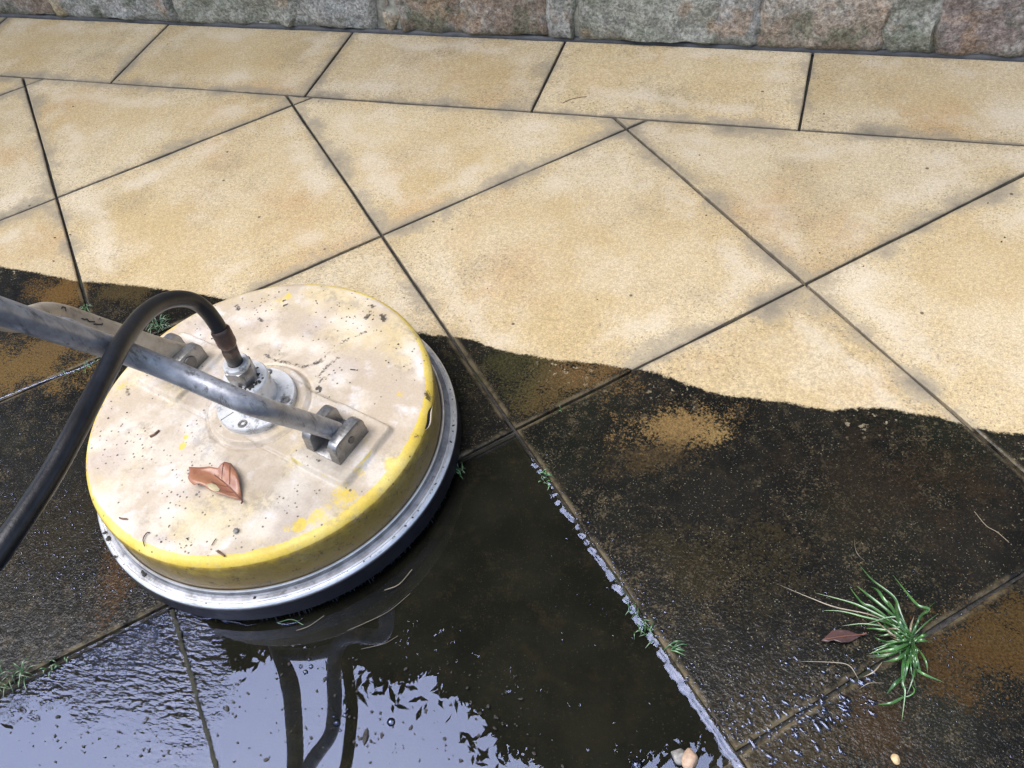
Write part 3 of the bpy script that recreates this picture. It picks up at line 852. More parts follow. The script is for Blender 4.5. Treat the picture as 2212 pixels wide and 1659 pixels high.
# two clevis brackets with pins
def lug_poly():
    # outline in (y, z), rounded shoulders
    pts = []
    base = [(-.0290, .1235), (.0290, .1235)]
    pts += base
    for cy, cz, a0, a1 in ((.0150, .1500, -10, 80), (-.0150, .1500, 100, 190)):
        for k in range(7):
            a = math.radians(a0 + (a1 - a0) * k / 6); pts.append((cy + .0125 * math.cos(a), cz + .0125 * math.sin(a)))
    return pts
for sx in (-1, 1):
    br = empty('clevis_bracket', (sx * .1415, 0, 0)); br.parent = cleaner
    obj('foot_plate', prism_bevel('foot_plate', [(-.0275, -.0285), (.0275, -.0285), (.0275, .0285), (-.0275, .0285)], lambda a, c, d: (a, c, d), .124, .1318, .0008), M_LUG, br)
    for s in (-1, 1):
        x0, x1 = (.0135, .0275) if s > 0 else (-.0275, -.0135)
        obj('lug', prism_bevel('lug', lug_poly(), lambda a, c, d: (d, a, c), x0, x1, .0013, 2), M_LUG, br)
    def pin(x0, x1, r): return tube('pin', [(x0, .0, .1475), (x1, .0, .1475)], r, 20)
    obj('pin', pin(-.0292, .0292, .0046), M_STEEL, br)
    if sx < 0:
        obj('pin_washer', lathe('pin_washer', [(.0, 0), (.0098, 0), (.0105, .0012), (.0098, .0024), (.004, .0030), (.0001, .0030)], 28), M_STEEL, br)
        wsh = [o for o in br.children if o.name.startswith('pin_washer')][0]
        wsh.rotation_euler = (0, math.pi / 2, 0); wsh.location = (.0276, 0, .1475)

# handle: two bent legs that close to a narrow shaft above
near = [(.1415, .002, .1460), (.1405, -.020, .187), (.1440, -.050, .242), (.1475, -.068, .276), (.1400, -.0815, .300), (.1100, -.089, .314), (.0800, -.097, .329), (.0560, -.110, .354),
        (.0470, -.130, .391), (.0520, -.158, .443), (.0560, -.187, .497), (.0500, -.215, .550), (.0300, -.236, .590), (.0020, -.268, .650), (-.0180, -.305, .720), (-.022, -.40, .90)]
far = [(-.1415, .0130, .1410), (-.1415, -.006, .170), (-.1415, -.0297, .210), (-.1415, -.0663, .2744), (-.1415, -.0828, .3042), (-.138, -.0944, .3223), (-.128, -.1074, .3398), (-.112, -.124, .3576), (-.092, -.1413, .3774),
       (-.070, -.1572, .4041), (-.052, -.1729, .4364), (-.042, -.1841, .4676), (-.038, -.2047, .5228), (-.038, -.2274, .5785), (-.038, -.285, .70), (-.040, -.40, .90)]
np_ = smooth_path(spline(near, 8), 22); fp_ = smooth_path(spline(far, 8), 4)
h1 = obj('handle_leg', tube('handle_leg', np_, .0122, 24), M_TUBE, cleaner)
h2 = obj('handle_leg', tube('handle_leg', fp_, [.0128 + .0030 * min(1, max(0, (p[2] - .43) / .05)) for p in fp_], 24), M_TUBE2, cleaner)
h2['label'] = 'muddy beige handle leg with black scribbles'
obj('cross_bar', tube('cross_bar', [(-.060, -.164, .424), (.003, -.1385, .407), (.050, -.119, .370)], .0105, 16), M_TUBE, cleaner)
obj('grip_bar', tube('grip_bar', [(-.25, -.40, .905), (.19, -.40, .905)], .014, 16), M_TUBE, cleaner)
# black scribbles on the far leg
def onfar(px, py):
    """point on the visible side of the far leg"""
    d = CAM_R @ np.array([(px - 1106) / CAM_F, -(py - 829.5) / CAM_F, -1.0]); d /= np.linalg.norm(d)
    P = [CL + p[0] * AX + p[1] * NX + np.array([0, 0, p[2]]) for p in fp_]
    best = None
    for a, c2 in zip(P[:-1], P[1:]):
        ax = (c2 - a); L = np.linalg.norm(ax); ax /= L
        for t in np.linspace(0, L, 6):
            q = a + ax * t; s = (q - CAM_C) @ d; e = np.linalg.norm(CAM_C + s * d - q)
            if best is None or e < best[0]: best = (e, s, q, math.sqrt(max(.05, 1 - (ax @ d) ** 2)))
    e, s, q, sn = best; e = min(e, .0124)
    return loc(CAM_C + (s - math.sqrt(.0128 ** 2 - e * e) / sn - .0006) * d)
zz = lambda x, y: (x * .2757, 576 + y * .2757)
for P in ([(480, 330), (490, 315), (510, 320), (515, 350)], [(640, 405), (665, 415), (680, 410), (700, 430), (740, 432)], [(655, 495), (668, 475)], [(735, 450), (800, 455), (803, 445)], [(780, 405), (785, 412)]):
    obj('scribble', tube('scribble', [onfar(*zz(*p)) for p in P], .0009, 6), M_DIRT, h2)

# hose with crimped fitting
HP = [(512, 787, 1.072), (500, 762, 1.060), (489, 738, 1.050), (476, 714, 1.040), (461, 690, 1.030), (443, 668, 1.018), (420, 651, 1.005), (392, 645, .985), (364, 648, .965), (338, 659, .945), (312, 678, .918), (288, 705, .888), (265, 738, .855),
      (243, 778, .822), (220, 822, .795), (196, 868, .772), (170, 918, .752), (143, 968, .735), (115, 1018, .72), (85, 1066, .705), (50, 1118, .69), (10, 1176, .675), (-40, 1245, .66), (-110, 1335, .645), (-230, 1470, .64), (-420, 1640, .66)]
HW = [at_depth(*p) for p in HP]; HL = [loc(p) for p in HW]
HL[0] = np.array([HC[0], HC[1], .2085]); HL[1] = (HL[0] + HL[2]) / 2
hs = smooth_path(spline(HL, 8), 6)
hose = obj('hose', tube('hose', hs, .0095, 20), M_RUBBER, cleaner)
n0 = 2
obj('crimp_sleeve', tube('crimp_sleeve', [hs[k] for k in (14, 15, 17, 19, 21, 23, 24, 25)], [.0105, .0116, .0118, .0115, .0118, .0116, .0118, .0108], 20, deg=60), M_RUST, hose)
obj('hose_nut', tube('hose_nut', [hs[k] for k in (7, 8, 9, 12, 13)], [.0085, .0108, .0110, .0110, .0098], 6, deg=20), M_RUST, hose)
obj('hose_nipple', tube('hose_nipple', [hs[k] for k in (0, 3, 6, 7)], [.0092, .0092, .0090, .0088], 16), M_STEEL, hose)

# ------------------------------------------------------------------ water
def water_material(name='pool_water', ior=1.60, rough=.0, ripple=True, tint=(.80, .80, .74)):
    b = NB(name); P = b.pos()
    if ripple:
        r = b.attr('ripple')
        PM = b.mapping(P, rot=(0, 0, math.radians(-17.3)), sc=(.5, 1, 1))
        h = b.add(b.noise(PM, 190, 2, .5), b.mul(b.noise(PM, 85, 2, .5), .9))
        nr = b.bump(h, b.m('MINIMUM', r, 1.0), .0060)
        nr2 = b.bump(b.noise(P, 16, 1, .5), .10, .0012, nr)
    else:
        nr2 = None
    fr = b.node('ShaderNodeFresnel'); fr.inputs['IOR'].default_value = ior
    gl = b.node('ShaderNodeBsdfGlossy'); gl.inputs['Roughness'].default_value = rough; b.set(gl.inputs['Color'], (.58, .67, 1))  # blue tint put into the reflection to make the mirrored sky lavender
    tr = b.node('ShaderNodeBsdfTransparent'); b.set(tr.inputs['Color'], tint)
    if nr2 is not None:
        b.set(fr.inputs['Normal'], nr2); b.set(gl.inputs['Normal'], nr2)
    mx = b.node('ShaderNodeMixShader')
    b.set(mx.inputs[0], fr.outputs[0]); b.set(mx.inputs[1], tr.outputs[0]); b.set(mx.inputs[2], gl.outputs[0])
    b.nt.links.new(mx.outputs[0], b.out.inputs[0])
    return b.mat
M_WATER = water_material()
M_DROP = water_material('water_drop', 1.8, .04, False, (.9, .9, .88))

M_WATER2 = water_material('joint_water', 1.5, .03, False)

def build_puddle():
    """water standing on the sunken tile and running into the next one, bottom left"""
    st = .0022
    p = np.arange(-1.02, .001, st) ; q = np.arange(1.0, 2.35, st / TS)
    p = np.arange(-2.0, .0005, st / TS)
    A, B = np.meshgrid(p, q)                       # lattice units
    X = TS * (A * D2[0] + B * D1[0]); Y = TS * (A * D2[1] + B * D1[1])
    zw = -.0004
    d = (0 - A) * TS - .003                        # distance to the right-hand tile edge
    wl = .0002 + .0072 * fbm(B * TS * 34, B * 0 + 3, 3, 5) + .004 * (vnoise(B * TS * 130, B * 0, 9) - .5)
    jag = .007 * (fbm(X * 120, Y * 120, 3, 21) - .45)
    lift = np.clip(1 - (d + jag) / (wl * 1.6), 0, 1)
    along = sstep(B, 1.07, 1.12)
    Z = zw + .0027 * lift ** 1.6 * along
    # fade out at the top edge of the sunken tile
    Z = Z - .006 * (1 - sstep(B, 1.0, 1.03)) * (A > -1.0)
    # neighbour tile: shallow film that thins out towards the top joint
    nb_ = A < -1.0
    Z = np.where(nb_, Z - .004 * (1 - sstep(B, 1.005, 1.02)), Z)
    # ripple strength
    px0 = [at(-60, 1500)[:2], at(180, 1478)[:2], at(300, 1500)[:2], at(400, 1560)[:2], at(450, 1640)[:2], at(470, 1720)[:2]]
    dl = seg_dist(X, Y, px0)
    # signed by image side: below that line the water is deep and still
    up = np.array([-.27, .96]); ref = at(200, 1560)[:2]
    rip = np.zeros_like(X)
    v = fbm(X * 24, Y * 24, 3, 31)
    cal = at(150, 1600)[:2]; dc = np.hypot((X - cal[0]) , (Y - cal[1]))
    anch = [(50, 1420, 1), (-60, 1440, 1), (200, 1370, 1), (330, 1330, 1), (250, 1430, .9), (380, 1400, .85), (100, 1490, .40), (200, 1500, .5), (300, 1500, .6), (400, 1500, .6), (430, 1590, .38), (350, 1600, .28), (250, 1560, .25), (100, 1560, .04), (0, 1600, 0), (-80, 1600, 0), (200, 1650, .1), (440, 1650, .25),
            (420, 1350, .9), (450, 1420, .5), (500, 1380, .6), (470, 1500, .28), (560, 1360, .3), (560, 1450, .04), (650, 1500, 0), (900, 1500, 0), (1200, 1300, 0), (480, 1620, .12), (800, 1350, .05), (600, 1600, 0), (900, 1640, 0), (0, 1500, .25), (60, 1530, .08)]
    num = 0; den = 0
    for ax_, ay_, aw_ in anch:
        g = at(ax_, ay_); k_ = 1 / (((X - g[0]) ** 2 + (Y - g[1]) ** 2 + 1e-5) ** 2.2); num = num + k_ * aw_; den = den + k_
    rip = num / den
    rip = np.where(A > -1.0, rip * (1 - sstep(np.abs(A + 1) * TS + (v - .5) * .04, .012, .060)) * (1 - sstep(B, 1.3, 1.62)), rip)
    rip = rip ** 2.0
    rip = np.clip(rip + (v - .5) * .5 * sstep(rip, .04, .2), 0, 1)
    nx, ny = len(p), len(q)
    V = np.c_[X.ravel(), Y.ravel(), Z.ravel()]
    idx = np.arange(nx * ny).reshape(ny, nx)
    F = np.stack([idx[:-1, :-1], idx[1:, :-1], idx[1:, 1:], idx[:-1, 1:]], -1).reshape(-1, 4)
    me = bpy.data.meshes.new('puddle_water')
    me.from_pydata(V.tolist(), [], F.tolist()); me.update()
    me.polygons.foreach_set('use_smooth', [True] * len(me.polygons))
    set_attr(me, 'ripple', rip.ravel())
    return me
puddle = obj('puddle_water', build_puddle(), M_WATER); tag(puddle, kind='structure')

# mossy silt standing proud of the water along the joint between the two puddles
def silt_ridge():
    V, F = [], []; n = 300
    for k in range(n + 1):
        q = 1.02 + .98 * k / n; c = np.array(lat(-1, q)); t = D1; nn = D2
        w_ = .0022 + .0030 * fbm(np.float64(k * .12), np.float64(2.0), 3, 61); off = .0016 * (vnoise(np.float64(k * .25), 1.0, 62) - .5)
        h = .0002 + .0022 * fbm(np.float64(k * .3), np.float64(5.0), 2, 63)
        for s_, hh in ((-1, -.003), (-.55, h * .7), (0, h), (.55, h * .7), (1, -.003)):
            p = c + nn * (off + s_ * w_ * (1 + .5 * (vnoise(np.float64(k * .9), np.float64(s_ * 3), 64) - .5))); V.append((p[0], p[1], hh))
    for k in range(n):
        for s_ in range(4): F.append((5 * k + s_, 5 * k + 5 + s_, 5 * k + 6 + s_, 5 * k + 1 + s_))
    return mesh('joint_silt', V, F, False)
tag(obj('joint_silt', silt_ridge(), simple('mossy_silt', (.022, .022, .013), .9, bump=.8, scale=60, bscale=300, var=.5)), kind='stuff')
# little waves pushed up at the foot of the brush
for P_ in ([(412, 1326), (425, 1334), (445, 1337), (470, 1334), (485, 1342), (510, 1344), (535, 1351), (556, 1347)], [(596, 1345), (615, 1349), (640, 1345), (655, 1334)], [(700, 1290), (722, 1276)], [(770, 1232), (800, 1205)], [(560, 1330), (590, 1326)]):
    pts_ = spline([np.array(at(*p, .0006)) for p in P_], 6)
    tag(obj('water_wave', tube('water_wave', pts_, [.0003 + .0011 * math.sin(math.pi * k / (len(pts_) - 1)) for k in range(len(pts_))], 8), M_WATER2), kind='structure')

# thread of water standing in the joint on the left
def joint_water(P, wd, seed):
    V, F = [], []
    Q = [np.array(at(*p)) for p in P]; Q = spline(Q, 14)
    for k, p in enumerate(Q):
        t = Q[min(k + 1, len(Q) - 1)] - Q[max(k - 1, 0)]; t /= np.linalg.norm(t); nrm = np.array([-t[1], t[0], 0])
        wv = wd * (.6 + .9 * vnoise(k * .8, 0.0, seed))
        for s, hz in ((-1, -.0004), (-.5, .0012), (.0, .0016), (.5, .0012), (1, -.0004)): V.append(p + nrm * s * wv + np.array([0, 0, hz + .0006]))
    for k in range(len(Q) - 1):
        for s in range(4): F.append((5 * k + s, 5 * k + s + 1, 5 * k + s + 6, 5 * k + s + 5))
    return mesh('joint_water', V, F)
jw = obj('joint_water', joint_water([(-120, 905), (0, 862), (60, 838), (120, 815), (165, 800), (205, 782)], .0026, 3), M_WATER2); tag(jw, kind='structure')

# beads and splashes of water lying on the wet stone
def build_drops():
    rng = np.random.default_rng(21); V, F = [], []
    def drop(x, y, z, r, el, a, h):
        o = len(V); n = 8
        for ring, (rr, zz_) in enumerate(((1.0, 0), (.82, .55), (.45, .9))):
            for k in range(n):
                t = 2 * math.pi * k / n; jx = 1 + .12 * math.sin(3 * t + x * 900)
                u, v = rr * r * el * math.cos(t) * jx, rr * r * math.sin(t) * jx
                V.append((x + u * math.cos(a) - v * math.sin(a), y + u * math.sin(a) + v * math.cos(a), z + zz_ * h))
        V.append((x, y, z + h))
        for ring in range(2):
            for k in range(n):
                k2 = (k + 1) % n; F.append((o + ring * n + k, o + ring * n + k2, o + ring * n + n + k2, o + ring * n + n + k))
        for k in range(n): F.append((o + 2 * n + k, o + 2 * n + (k + 1) % n, o + 3 * n))
    def cluster(px0, px1, py0, py1, n, s0, s1, el=1.6, ang=-.6):
        for _ in range(n):
            px, py = rng.uniform(px0, px1), rng.uniform(py0, py1)
            q = at(px, py); r = s0 + (s1 - s0) * rng.random() ** 2.5
            drop(q[0], q[1], .0004, r, rng.uniform(1, el), ang + rng.normal(0, .35), r * rng.uniform(.35, .6))
    cluster(1600, 1830, 1500, 1659, 120, .0010, .0034, 2.6)
    cluster(1680, 1900, 1400, 1560, 90, .0008, .0030, 2.6)
    cluster(1560, 1760, 1380, 1600, 320, .0006, .0016, 1.8)
    cluster(1500, 1700, 1250, 1500, 120, .0005, .0014, 1.6)
    cluster(1700, 1990, 1230, 1420, 110, .0006, .0018, 2.0)
    cluster(1990, 2212, 1000, 1650, 60, .0006, .0015)
    cluster(1150, 2100, 900, 1300, 90, .0006, .0014)
    cluster(10, 330, 1060, 1300, 330, .0006, .0020, 1.8)
    cluster(0, 180, 900, 1100, 50, .0006, .0016)
    cluster(1180, 1420, 1150, 1400, 40, .0006, .0014)
    # splashes clinging on the wet stone beside the joint
    for _ in range(150):
        t = rng.random(); px, py = 1140 + t * 450, 980 + t * 650
        q = at(px + abs(rng.normal(14, 22)), py + rng.normal(0, 10)); r = rng.uniform(.0006, .0018)
        drop(q[0], q[1], .0012, r, rng.uniform(1, 2), -.8 + rng.normal(0, .5), r * .5)
    return mesh('water_droplets', V, F)
dr = obj('water_droplets', build_drops(), M_DROP); tag(dr, kind='stuff')

# bubbles floating on the puddle
def bubble_mesh(r):
    return lathe('bubble', [(r, -.0006), (r * .97, .25 * r), (r * .8, .6 * r), (r * .5, .86 * r), (r * .15, .98 * r)], 20, cap_top=True, deg=80)
bub = [(728, 1562, .0042), (745, 1545, .0028), (722, 1548, .0022), (735, 1578, .002), (660, 1452, .003), (672, 1440, .0026), (650, 1440, .0022), (668, 1425, .0022), (845, 1560, .0048), (1375, 1652, .0065), (750, 1532, .0022)]
BUBL = {0: 'largest clear bubble of the cluster at the mirrored slanting bar', 1: 'second largest clear bubble of the cluster at the mirrored slanting bar', 2: 'small clear bubble on the left of the cluster at the mirrored slanting bar', 3: 'small clear bubble nearest the bottom of the cluster at the mirrored slanting bar',
        4: 'largest clear bubble of the cluster at the top of the mirrored post', 5: 'second largest clear bubble of the cluster at the top of the mirrored post', 6: 'small clear bubble left of the cluster at the top of the mirrored post', 7: 'small clear bubble farthest up the mirrored post', 10: 'small clear bubble at the upper right of the mirrored slanting bar'}
for k, (px, py, r) in enumerate(bub):
    q = at(px, py, -.0004)
    o = obj('bubble', bubble_mesh(r), M_DROP); o.location = (q[0], q[1], -.0004)
    lab = {8: 'larger clear bubble alone in the bright sky reflection', 9: 'largest clear bubble floating left of the pebbles'}.get(k)
    tag(o, lab or BUBL[k], 'bubble', 'bubbles on the puddle')
# specks of dirt and seeds floating on the water
sp = []
rr = np.random.default_rng(8)
for _ in range(210):
    px, py = rr.uniform(470, 1160), rr.uniform(1420, 1655)
    sp.append((at(px, py, .0004), .0007 + .0018 * rr.random() ** 2.5))
for _ in range(110):
    px, py = rr.uniform(20, 460), rr.uniform(1480, 1655)
    sp.append((at(px, py, .0004), .0006 + .0015 * rr.random() ** 2.5))
for px, py, s in ((125, 1548, .0033), (180, 1612, .0018), (118, 1590, .0015), (255, 1612, .002), (322, 1620, .0018), (470, 1588, .0016), (1215, 1655, .0022), (920, 1535, .002), (650, 1515, .0013)):
    sp.append((at(px, py, .0004), s))
scatter_crumbs('floating_specks', sp, M_DIRT, None, .5, 12)

# ------------------------------------------------------------------ leaves
def leaf_mat(name, a, c2, vein, rough=.4):
    b = NB(name); v = b.objpos()
    n = b.noise(v, 60, 4, .6); n2 = b.noise(v, 220, 3, .6)
    c = b.mix(b.step(n, .35, .65), a, c2)
    c = b.mix(b.mul(b.step(n2, .62, .75), .4), c, vein)
    b.princ(Base_Color=c, Roughness=rough, Normal=b.bump(b.add(n, b.mul(n2, .5)), .3, .0015), Specular_IOR_Level=.6)
    return b.mat
M_LEAF = leaf_mat('brown_leaf', (.38, .175, .09), (.30, .125, .07), (.22, .09, .055), .28)
M_VEIN = simple('leaf_vein', (.15, .06, .04), .5)
M_SPOT = simple('leaf_spot', (.50, .42, .25), .5)
def curled_leaf(root, outline, zf, mat, veins, stem, zbase):
    P2 = [np.array(at(*p, zbase)[:2]) for p in outline]
    o0 = np.array(root.location)
    ctr = sum(P2) / len(P2)
    rings = [1.0, .82, .62, .4, .2]
    sub = []
    n = len(P2)
    for p, q in zip(P2, P2[1:] + P2[:1]): sub += [p, (p + q) / 2]
    V, F = [], []
    m = len(sub)
    for s in rings:
        for p in sub: V.append(ctr + (p - ctr) * s)
    V.append(ctr)
    for r in range(len(rings) - 1):
        for k in range(m): F.append((r * m + k, r * m + (k + 1) % m, (r + 1) * m + (k + 1) % m, (r + 1) * m + k))
    for k in range(m): F.append(((len(rings) - 1) * m + k, (len(rings) - 1) * m + (k + 1) % m, len(V) - 1))
    V3 = [(p[0] - o0[0], p[1] - o0[1], zf(p[0], p[1]) - o0[2]) for p in V]
    me = mesh('blade', V3, F)
    bl = obj('blade', me, mat, root)
    md = bl.modifiers.new('thick', 'SOLIDIFY'); md.thickness = .0006; md.offset = 1
    for vv, rad in veins:
        pts = []
        Q = spline([np.array([*at(*p, zbase)[:2], 0]) for p in vv], 5)
        for p in Q: pts.append((p[0] - o0[0], p[1] - o0[1], zf(p[0], p[1]) - o0[2] + .0006))
        obj('vein', tube('vein', pts, rad, 6), M_VEIN, bl)
    if stem:
        Q = [np.array([*at(*p, zbase)[:2], 0]) for p in stem]
        obj('stem', tube('stem', [(p[0] - o0[0], p[1] - o0[1], zf(p[0], p[1]) - o0[2]) for p in Q], .0011, 8), M_VEIN, root)
    return bl
z5 = lambda x, y: (379.5 + x * .0919, 982.7 + y * .0919)
LZ = DECK + .0025
c0 = at(*z5(980, 640), LZ)
lr = empty('dead_leaf', (c0[0], c0[1], LZ)); tag(lr, 'curled reddish brown dead leaf lying on the cream lid of the cleaner', 'leaf')
mid = [at(*z5(*p), LZ)[:2] for p in ((600, 420), (940, 510), (1560, 1080))]
def leaf_z(x, y):
    x = np.float64(x); y = np.float64(y)
    d = seg_dist(x, y, mid)
    return float(LZ + .0035 + .0065 * sstep(d, 0, .016) + .003 * (vnoise(x * 70, y * 70, 3) - .5) - .006 * sstep(d, .016, .03))
out = [z5(*p) for p in ((375, 370), (600, 345), (850, 345), (1040, 385), (1130, 320), (1220, 255), (1350, 270), (1430, 370), (1500, 500), (1550, 700), (1558, 900), (1560, 1070), (1350, 1050), (1100, 990), (900, 940), (750, 830), (600, 780), (490, 795), (400, 720), (365, 640), (390, 480))]
bl = curled_leaf(lr, out, leaf_z, M_LEAF, [([z5(*p) for p in ((940, 510), (1250, 760), (1560, 1080))], .0007), ([z5(*p) for p in ((1110, 600), (1150, 430), (1200, 310))], .0004), ([z5(*p) for p in ((1295, 740), (1330, 560), (1335, 340))], .0004),
                 ([z5(*p) for p in ((1290, 780), (1050, 760), (900, 700))], .0003), ([z5(*p) for p in ((1400, 920), (1200, 910), (1080, 880))], .0003)],
                 [z5(1560, 1075), z5(1595, 1130), z5(1580, 1190)], LZ)
q = [np.array(at(*z5(*p), LZ)) for p in ((800, 800), (900, 760), (1010, 790), (1090, 880), (1080, 950), (980, 955), (880, 910))]
cq = sum(q) / len(q)
vs_ = [(p[0] - c0[0], p[1] - c0[1], leaf_z(p[0], p[1]) + .0010 - LZ) for p in q] + [(cq[0] - c0[0], cq[1] - c0[1], leaf_z(cq[0], cq[1]) + .0014 - LZ)]
obj('pale_spot', mesh('pale_spot', vs_, [(k, (k + 1) % 7, 7) for k in range(7)]), M_SPOT, bl)

M_LEAF2 = leaf_mat('wet_purple_leaf', (.075, .042, .038), (.045, .026, .024), (.12, .08, .07), .2)
zw_ = lambda x, y: (1660.4 + x * .2246, 1186 + y * .2246)
c1 = at(*zw_(700, 850), .004)
l2 = empty('dead_leaf', (c1[0], c1[1], .002)); tag(l2, 'wet purplish brown dead leaf lying on dark paving beside the grass weed', 'leaf')
def leaf2_z(x, y): return float(.0035 + .006 * vnoise(np.float64(x * 60), np.float64(y * 60), 8))
curled_leaf(l2, [zw_(*p) for p in ((500, 895), (560, 840), (610, 790), (680, 785), (760, 790), (830, 815), (905, 830), (840, 870), (770, 905), (690, 915), (620, 890), (560, 905))], leaf2_z, M_LEAF2, [([zw_(*p) for p in ((510, 890), (700, 855), (900, 830))], .0006)], [zw_(900, 830), zw_(935, 815)], .004)

# ------------------------------------------------------------------ grass
def grass_mat(name, a, c2, rough=.28):
    b = NB(name); v = b.objpos()
    c = b.mix(b.step(b.noise(v, 40, 3, .6), .35, .65), a, c2)
    c = b.mixmul(1.0, c, b.grey(b.m('MULTIPLY_ADD', b.rand(), .7, .7)))
    b.princ(Base_Color=c, Roughness=rough, Specular_IOR_Level=.7, Normal=b.bump(b.noise(b.mapping(v, sc=(1, 1, 1)), 300, 3, .6), .2, .001), Coat_Weight=.3, Coat_Roughness=.12, Coat_IOR=1.6)
    return b.mat
M_GRASS = grass_mat('wet_grass', (.032, .095, .026), (.065, .15, .04), .2)
M_STRAW = grass_mat('dry_straw', (.15, .12, .075), (.22, .18, .12), .4)
M_MOSS = grass_mat('joint_grass', (.03, .10, .03), (.06, .15, .04), .4)
def ribbon(P, w0, o0, roll=.35, per=6, name='blade'):
    Q = spline(P, per); V, F = [], []
    n = len(Q)
    for k, p in enumerate(Q):
        t = Q[min(k + 1, n - 1)] - Q[max(k - 1, 0)]; t = t / (np.linalg.norm(t) + 1e-9)
        s = np.cross(t, (0, 0, 1.0)); s /= np.linalg.norm(s) + 1e-9; u = np.cross(s, t)
        f = k / (n - 1); wd = w0 * (min(1, .45 + 2.2 * f)) * (1 - max(0, f - .55) / .47) ** .8 if f < 1 else w0 * .03
        s2 = s * math.cos(roll) + u * math.sin(roll)
        V += [p - o0 + s2 * wd * .5, p - o0 - np.array([0, 0, wd * .22]), p - o0 - s * wd * .5 * math.cos(roll) + u * math.sin(roll) * wd * .5]
    for k in range(n - 1):
        for q in range(2): F.append((3 * k + q, 3 * k + q + 1, 3 * k + q + 4, 3 * k + q + 3))
    return mesh(name, V, F)
cw = at(*zw_(1380, 880), .004)
weed = empty('grass_weed', (cw[0], cw[1], 0)); tag(weed, 'wet green grass weed growing from a paving joint in the lower right', 'weed')
o0 = np.array([cw[0], cw[1], 0])
BL = [([(1350, 820), (1260, 600), (1200, 460), (1000, 300), (870, 150)], 36, 14, 0), ([(1400, 830), (1450, 660), (1600, 510)], 24, 22, 0), ([(1450, 650), (1540, 580), (1430, 540), (1310, 400), (1195, 250)], 40, 26, 0),
      ([(1330, 800), (1180, 700), (900, 560), (740, 500), (440, 420)], 30, 12, 0), ([(1310, 790), (1000, 640), (640, 560), (400, 470), (90, 340)], 18, 6, 1), ([(1290, 720), (1100, 560), (950, 440), (840, 350)], 42, 10, 0),
      ([(1290, 680), (1120, 500), (1050, 400), (980, 360)], 40, 14, 0), ([(1380, 870), (1300, 880), (1205, 915)], 36, 18, 0), ([(1375, 900), (1200, 965), (990, 1003)], 46, 20, 0), ([(1390, 930), (1250, 1050), (1090, 1090)], 46, 16, 0),
      ([(1400, 900), (1380, 1020), (1335, 1120)], 48, 18, 0), ([(1390, 895), (1480, 878), (1560, 895)], 40, 16, 0), ([(1370, 900), (1300, 1050), (1285, 1280), (1310, 1380), (1280, 1660)], 30, 8, 0), ([(1300, 1230), (1220, 1290), (1130, 1400)], 42, 14, 0),
      ([(1320, 1410), (1180, 1480), (1050, 1495)], 30, 10, 0), ([(1390, 1140), (1500, 1210), (1680, 1280)], 36, 12, 0), ([(1440, 960), (1510, 1080), (1530, 1195)], 26, 10, 0), ([(1380, 900), (1400, 1160), (1370, 1290), (1330, 1400)], 22, 8, 0),
      ([(1300, 790), (1100, 700), (900, 650), (700, 600), (520, 590)], 26, 7, 0), ([(1290, 800), (1100, 745), (900, 720), (700, 740)], 24, 9, 0), ([(1200, 700), (1000, 560), (900, 520), (780, 370)], 34, 8, 0),
      ([(860, 1245), (770, 1120), (600, 1090), (280, 1080)], 14, 4, 1), ([(1110, 1290), (970, 1290), (870, 1345)], 10, 5, 1), ([(1090, 1090), (1010, 1180), (900, 1235)], 16, 8, 1), ([(1340, 780), (1240, 660), (1160, 520), (1090, 460)], 36, 18, 0),
      ([(1350, 860), (1260, 720), (1230, 600), (1215, 470)], 44, 26, 0), ([(1360, 850), (1300, 760), (1140, 660), (980, 620)], 36, 15, 0), ([(1340, 860), (1200, 800), (1040, 770), (930, 760)], 30, 12, 0), ([(1400, 940), (1420, 1080), (1390, 1200)], 30, 20, 0),
      ([(1380, 960), (1330, 1130), (1300, 1290)], 32, 14, 0), ([(1410, 870), (1490, 830), (1550, 820)], 30, 18, 0), ([(1300, 760), (1250, 780), (1120, 830), (1040, 820)], 28, 10, 0), ([(920, 110), (865, 60), (835, 0), (820, -120)], 8, 3, 1),
      ([(1370, 1290), (1400, 1370), (1330, 1420), (1250, 1400)], 14, 6, 0), ([(1180, 900), (1060, 870), (1000, 830)], 18, 6, 0)]
wr = np.random.default_rng(33)
for _ in range(60):
    a = wr.choice([wr.uniform(150, 235), wr.uniform(150, 330), wr.uniform(70, 120)]); L = wr.uniform(120, 480); a2 = math.radians(a)
    st = np.array([1370 + wr.normal(0, 22), 880 + wr.normal(0, 30)]); dv = np.array([math.cos(a2), math.sin(a2)]); sd2 = np.array([-dv[1], dv[0]]) * wr.normal(0, .12) * L
    BL.append(([tuple(st), tuple(st + dv * L * .5 + sd2), tuple(st + dv * L + sd2 * wr.uniform(-1, 2.5))], wr.uniform(14, 30), wr.uniform(5, 22), int(wr.random() < .15)))
for P, wd, h, dry in BL:
    n = len(P); pts = []
    for k, p in enumerate(P):
        f = k / (n - 1); z = .003 + h * .001 * math.sin(math.pi * min(1, .15 + f * .85)) + (.002 if k else 0)
        pts.append(np.array(at(*zw_(*p), z)))
    obj('blade', ribbon(pts, wd * .2246 / 1560 * .62, o0, random.uniform(.1, .5)), M_STRAW if dry else M_GRASS, weed)

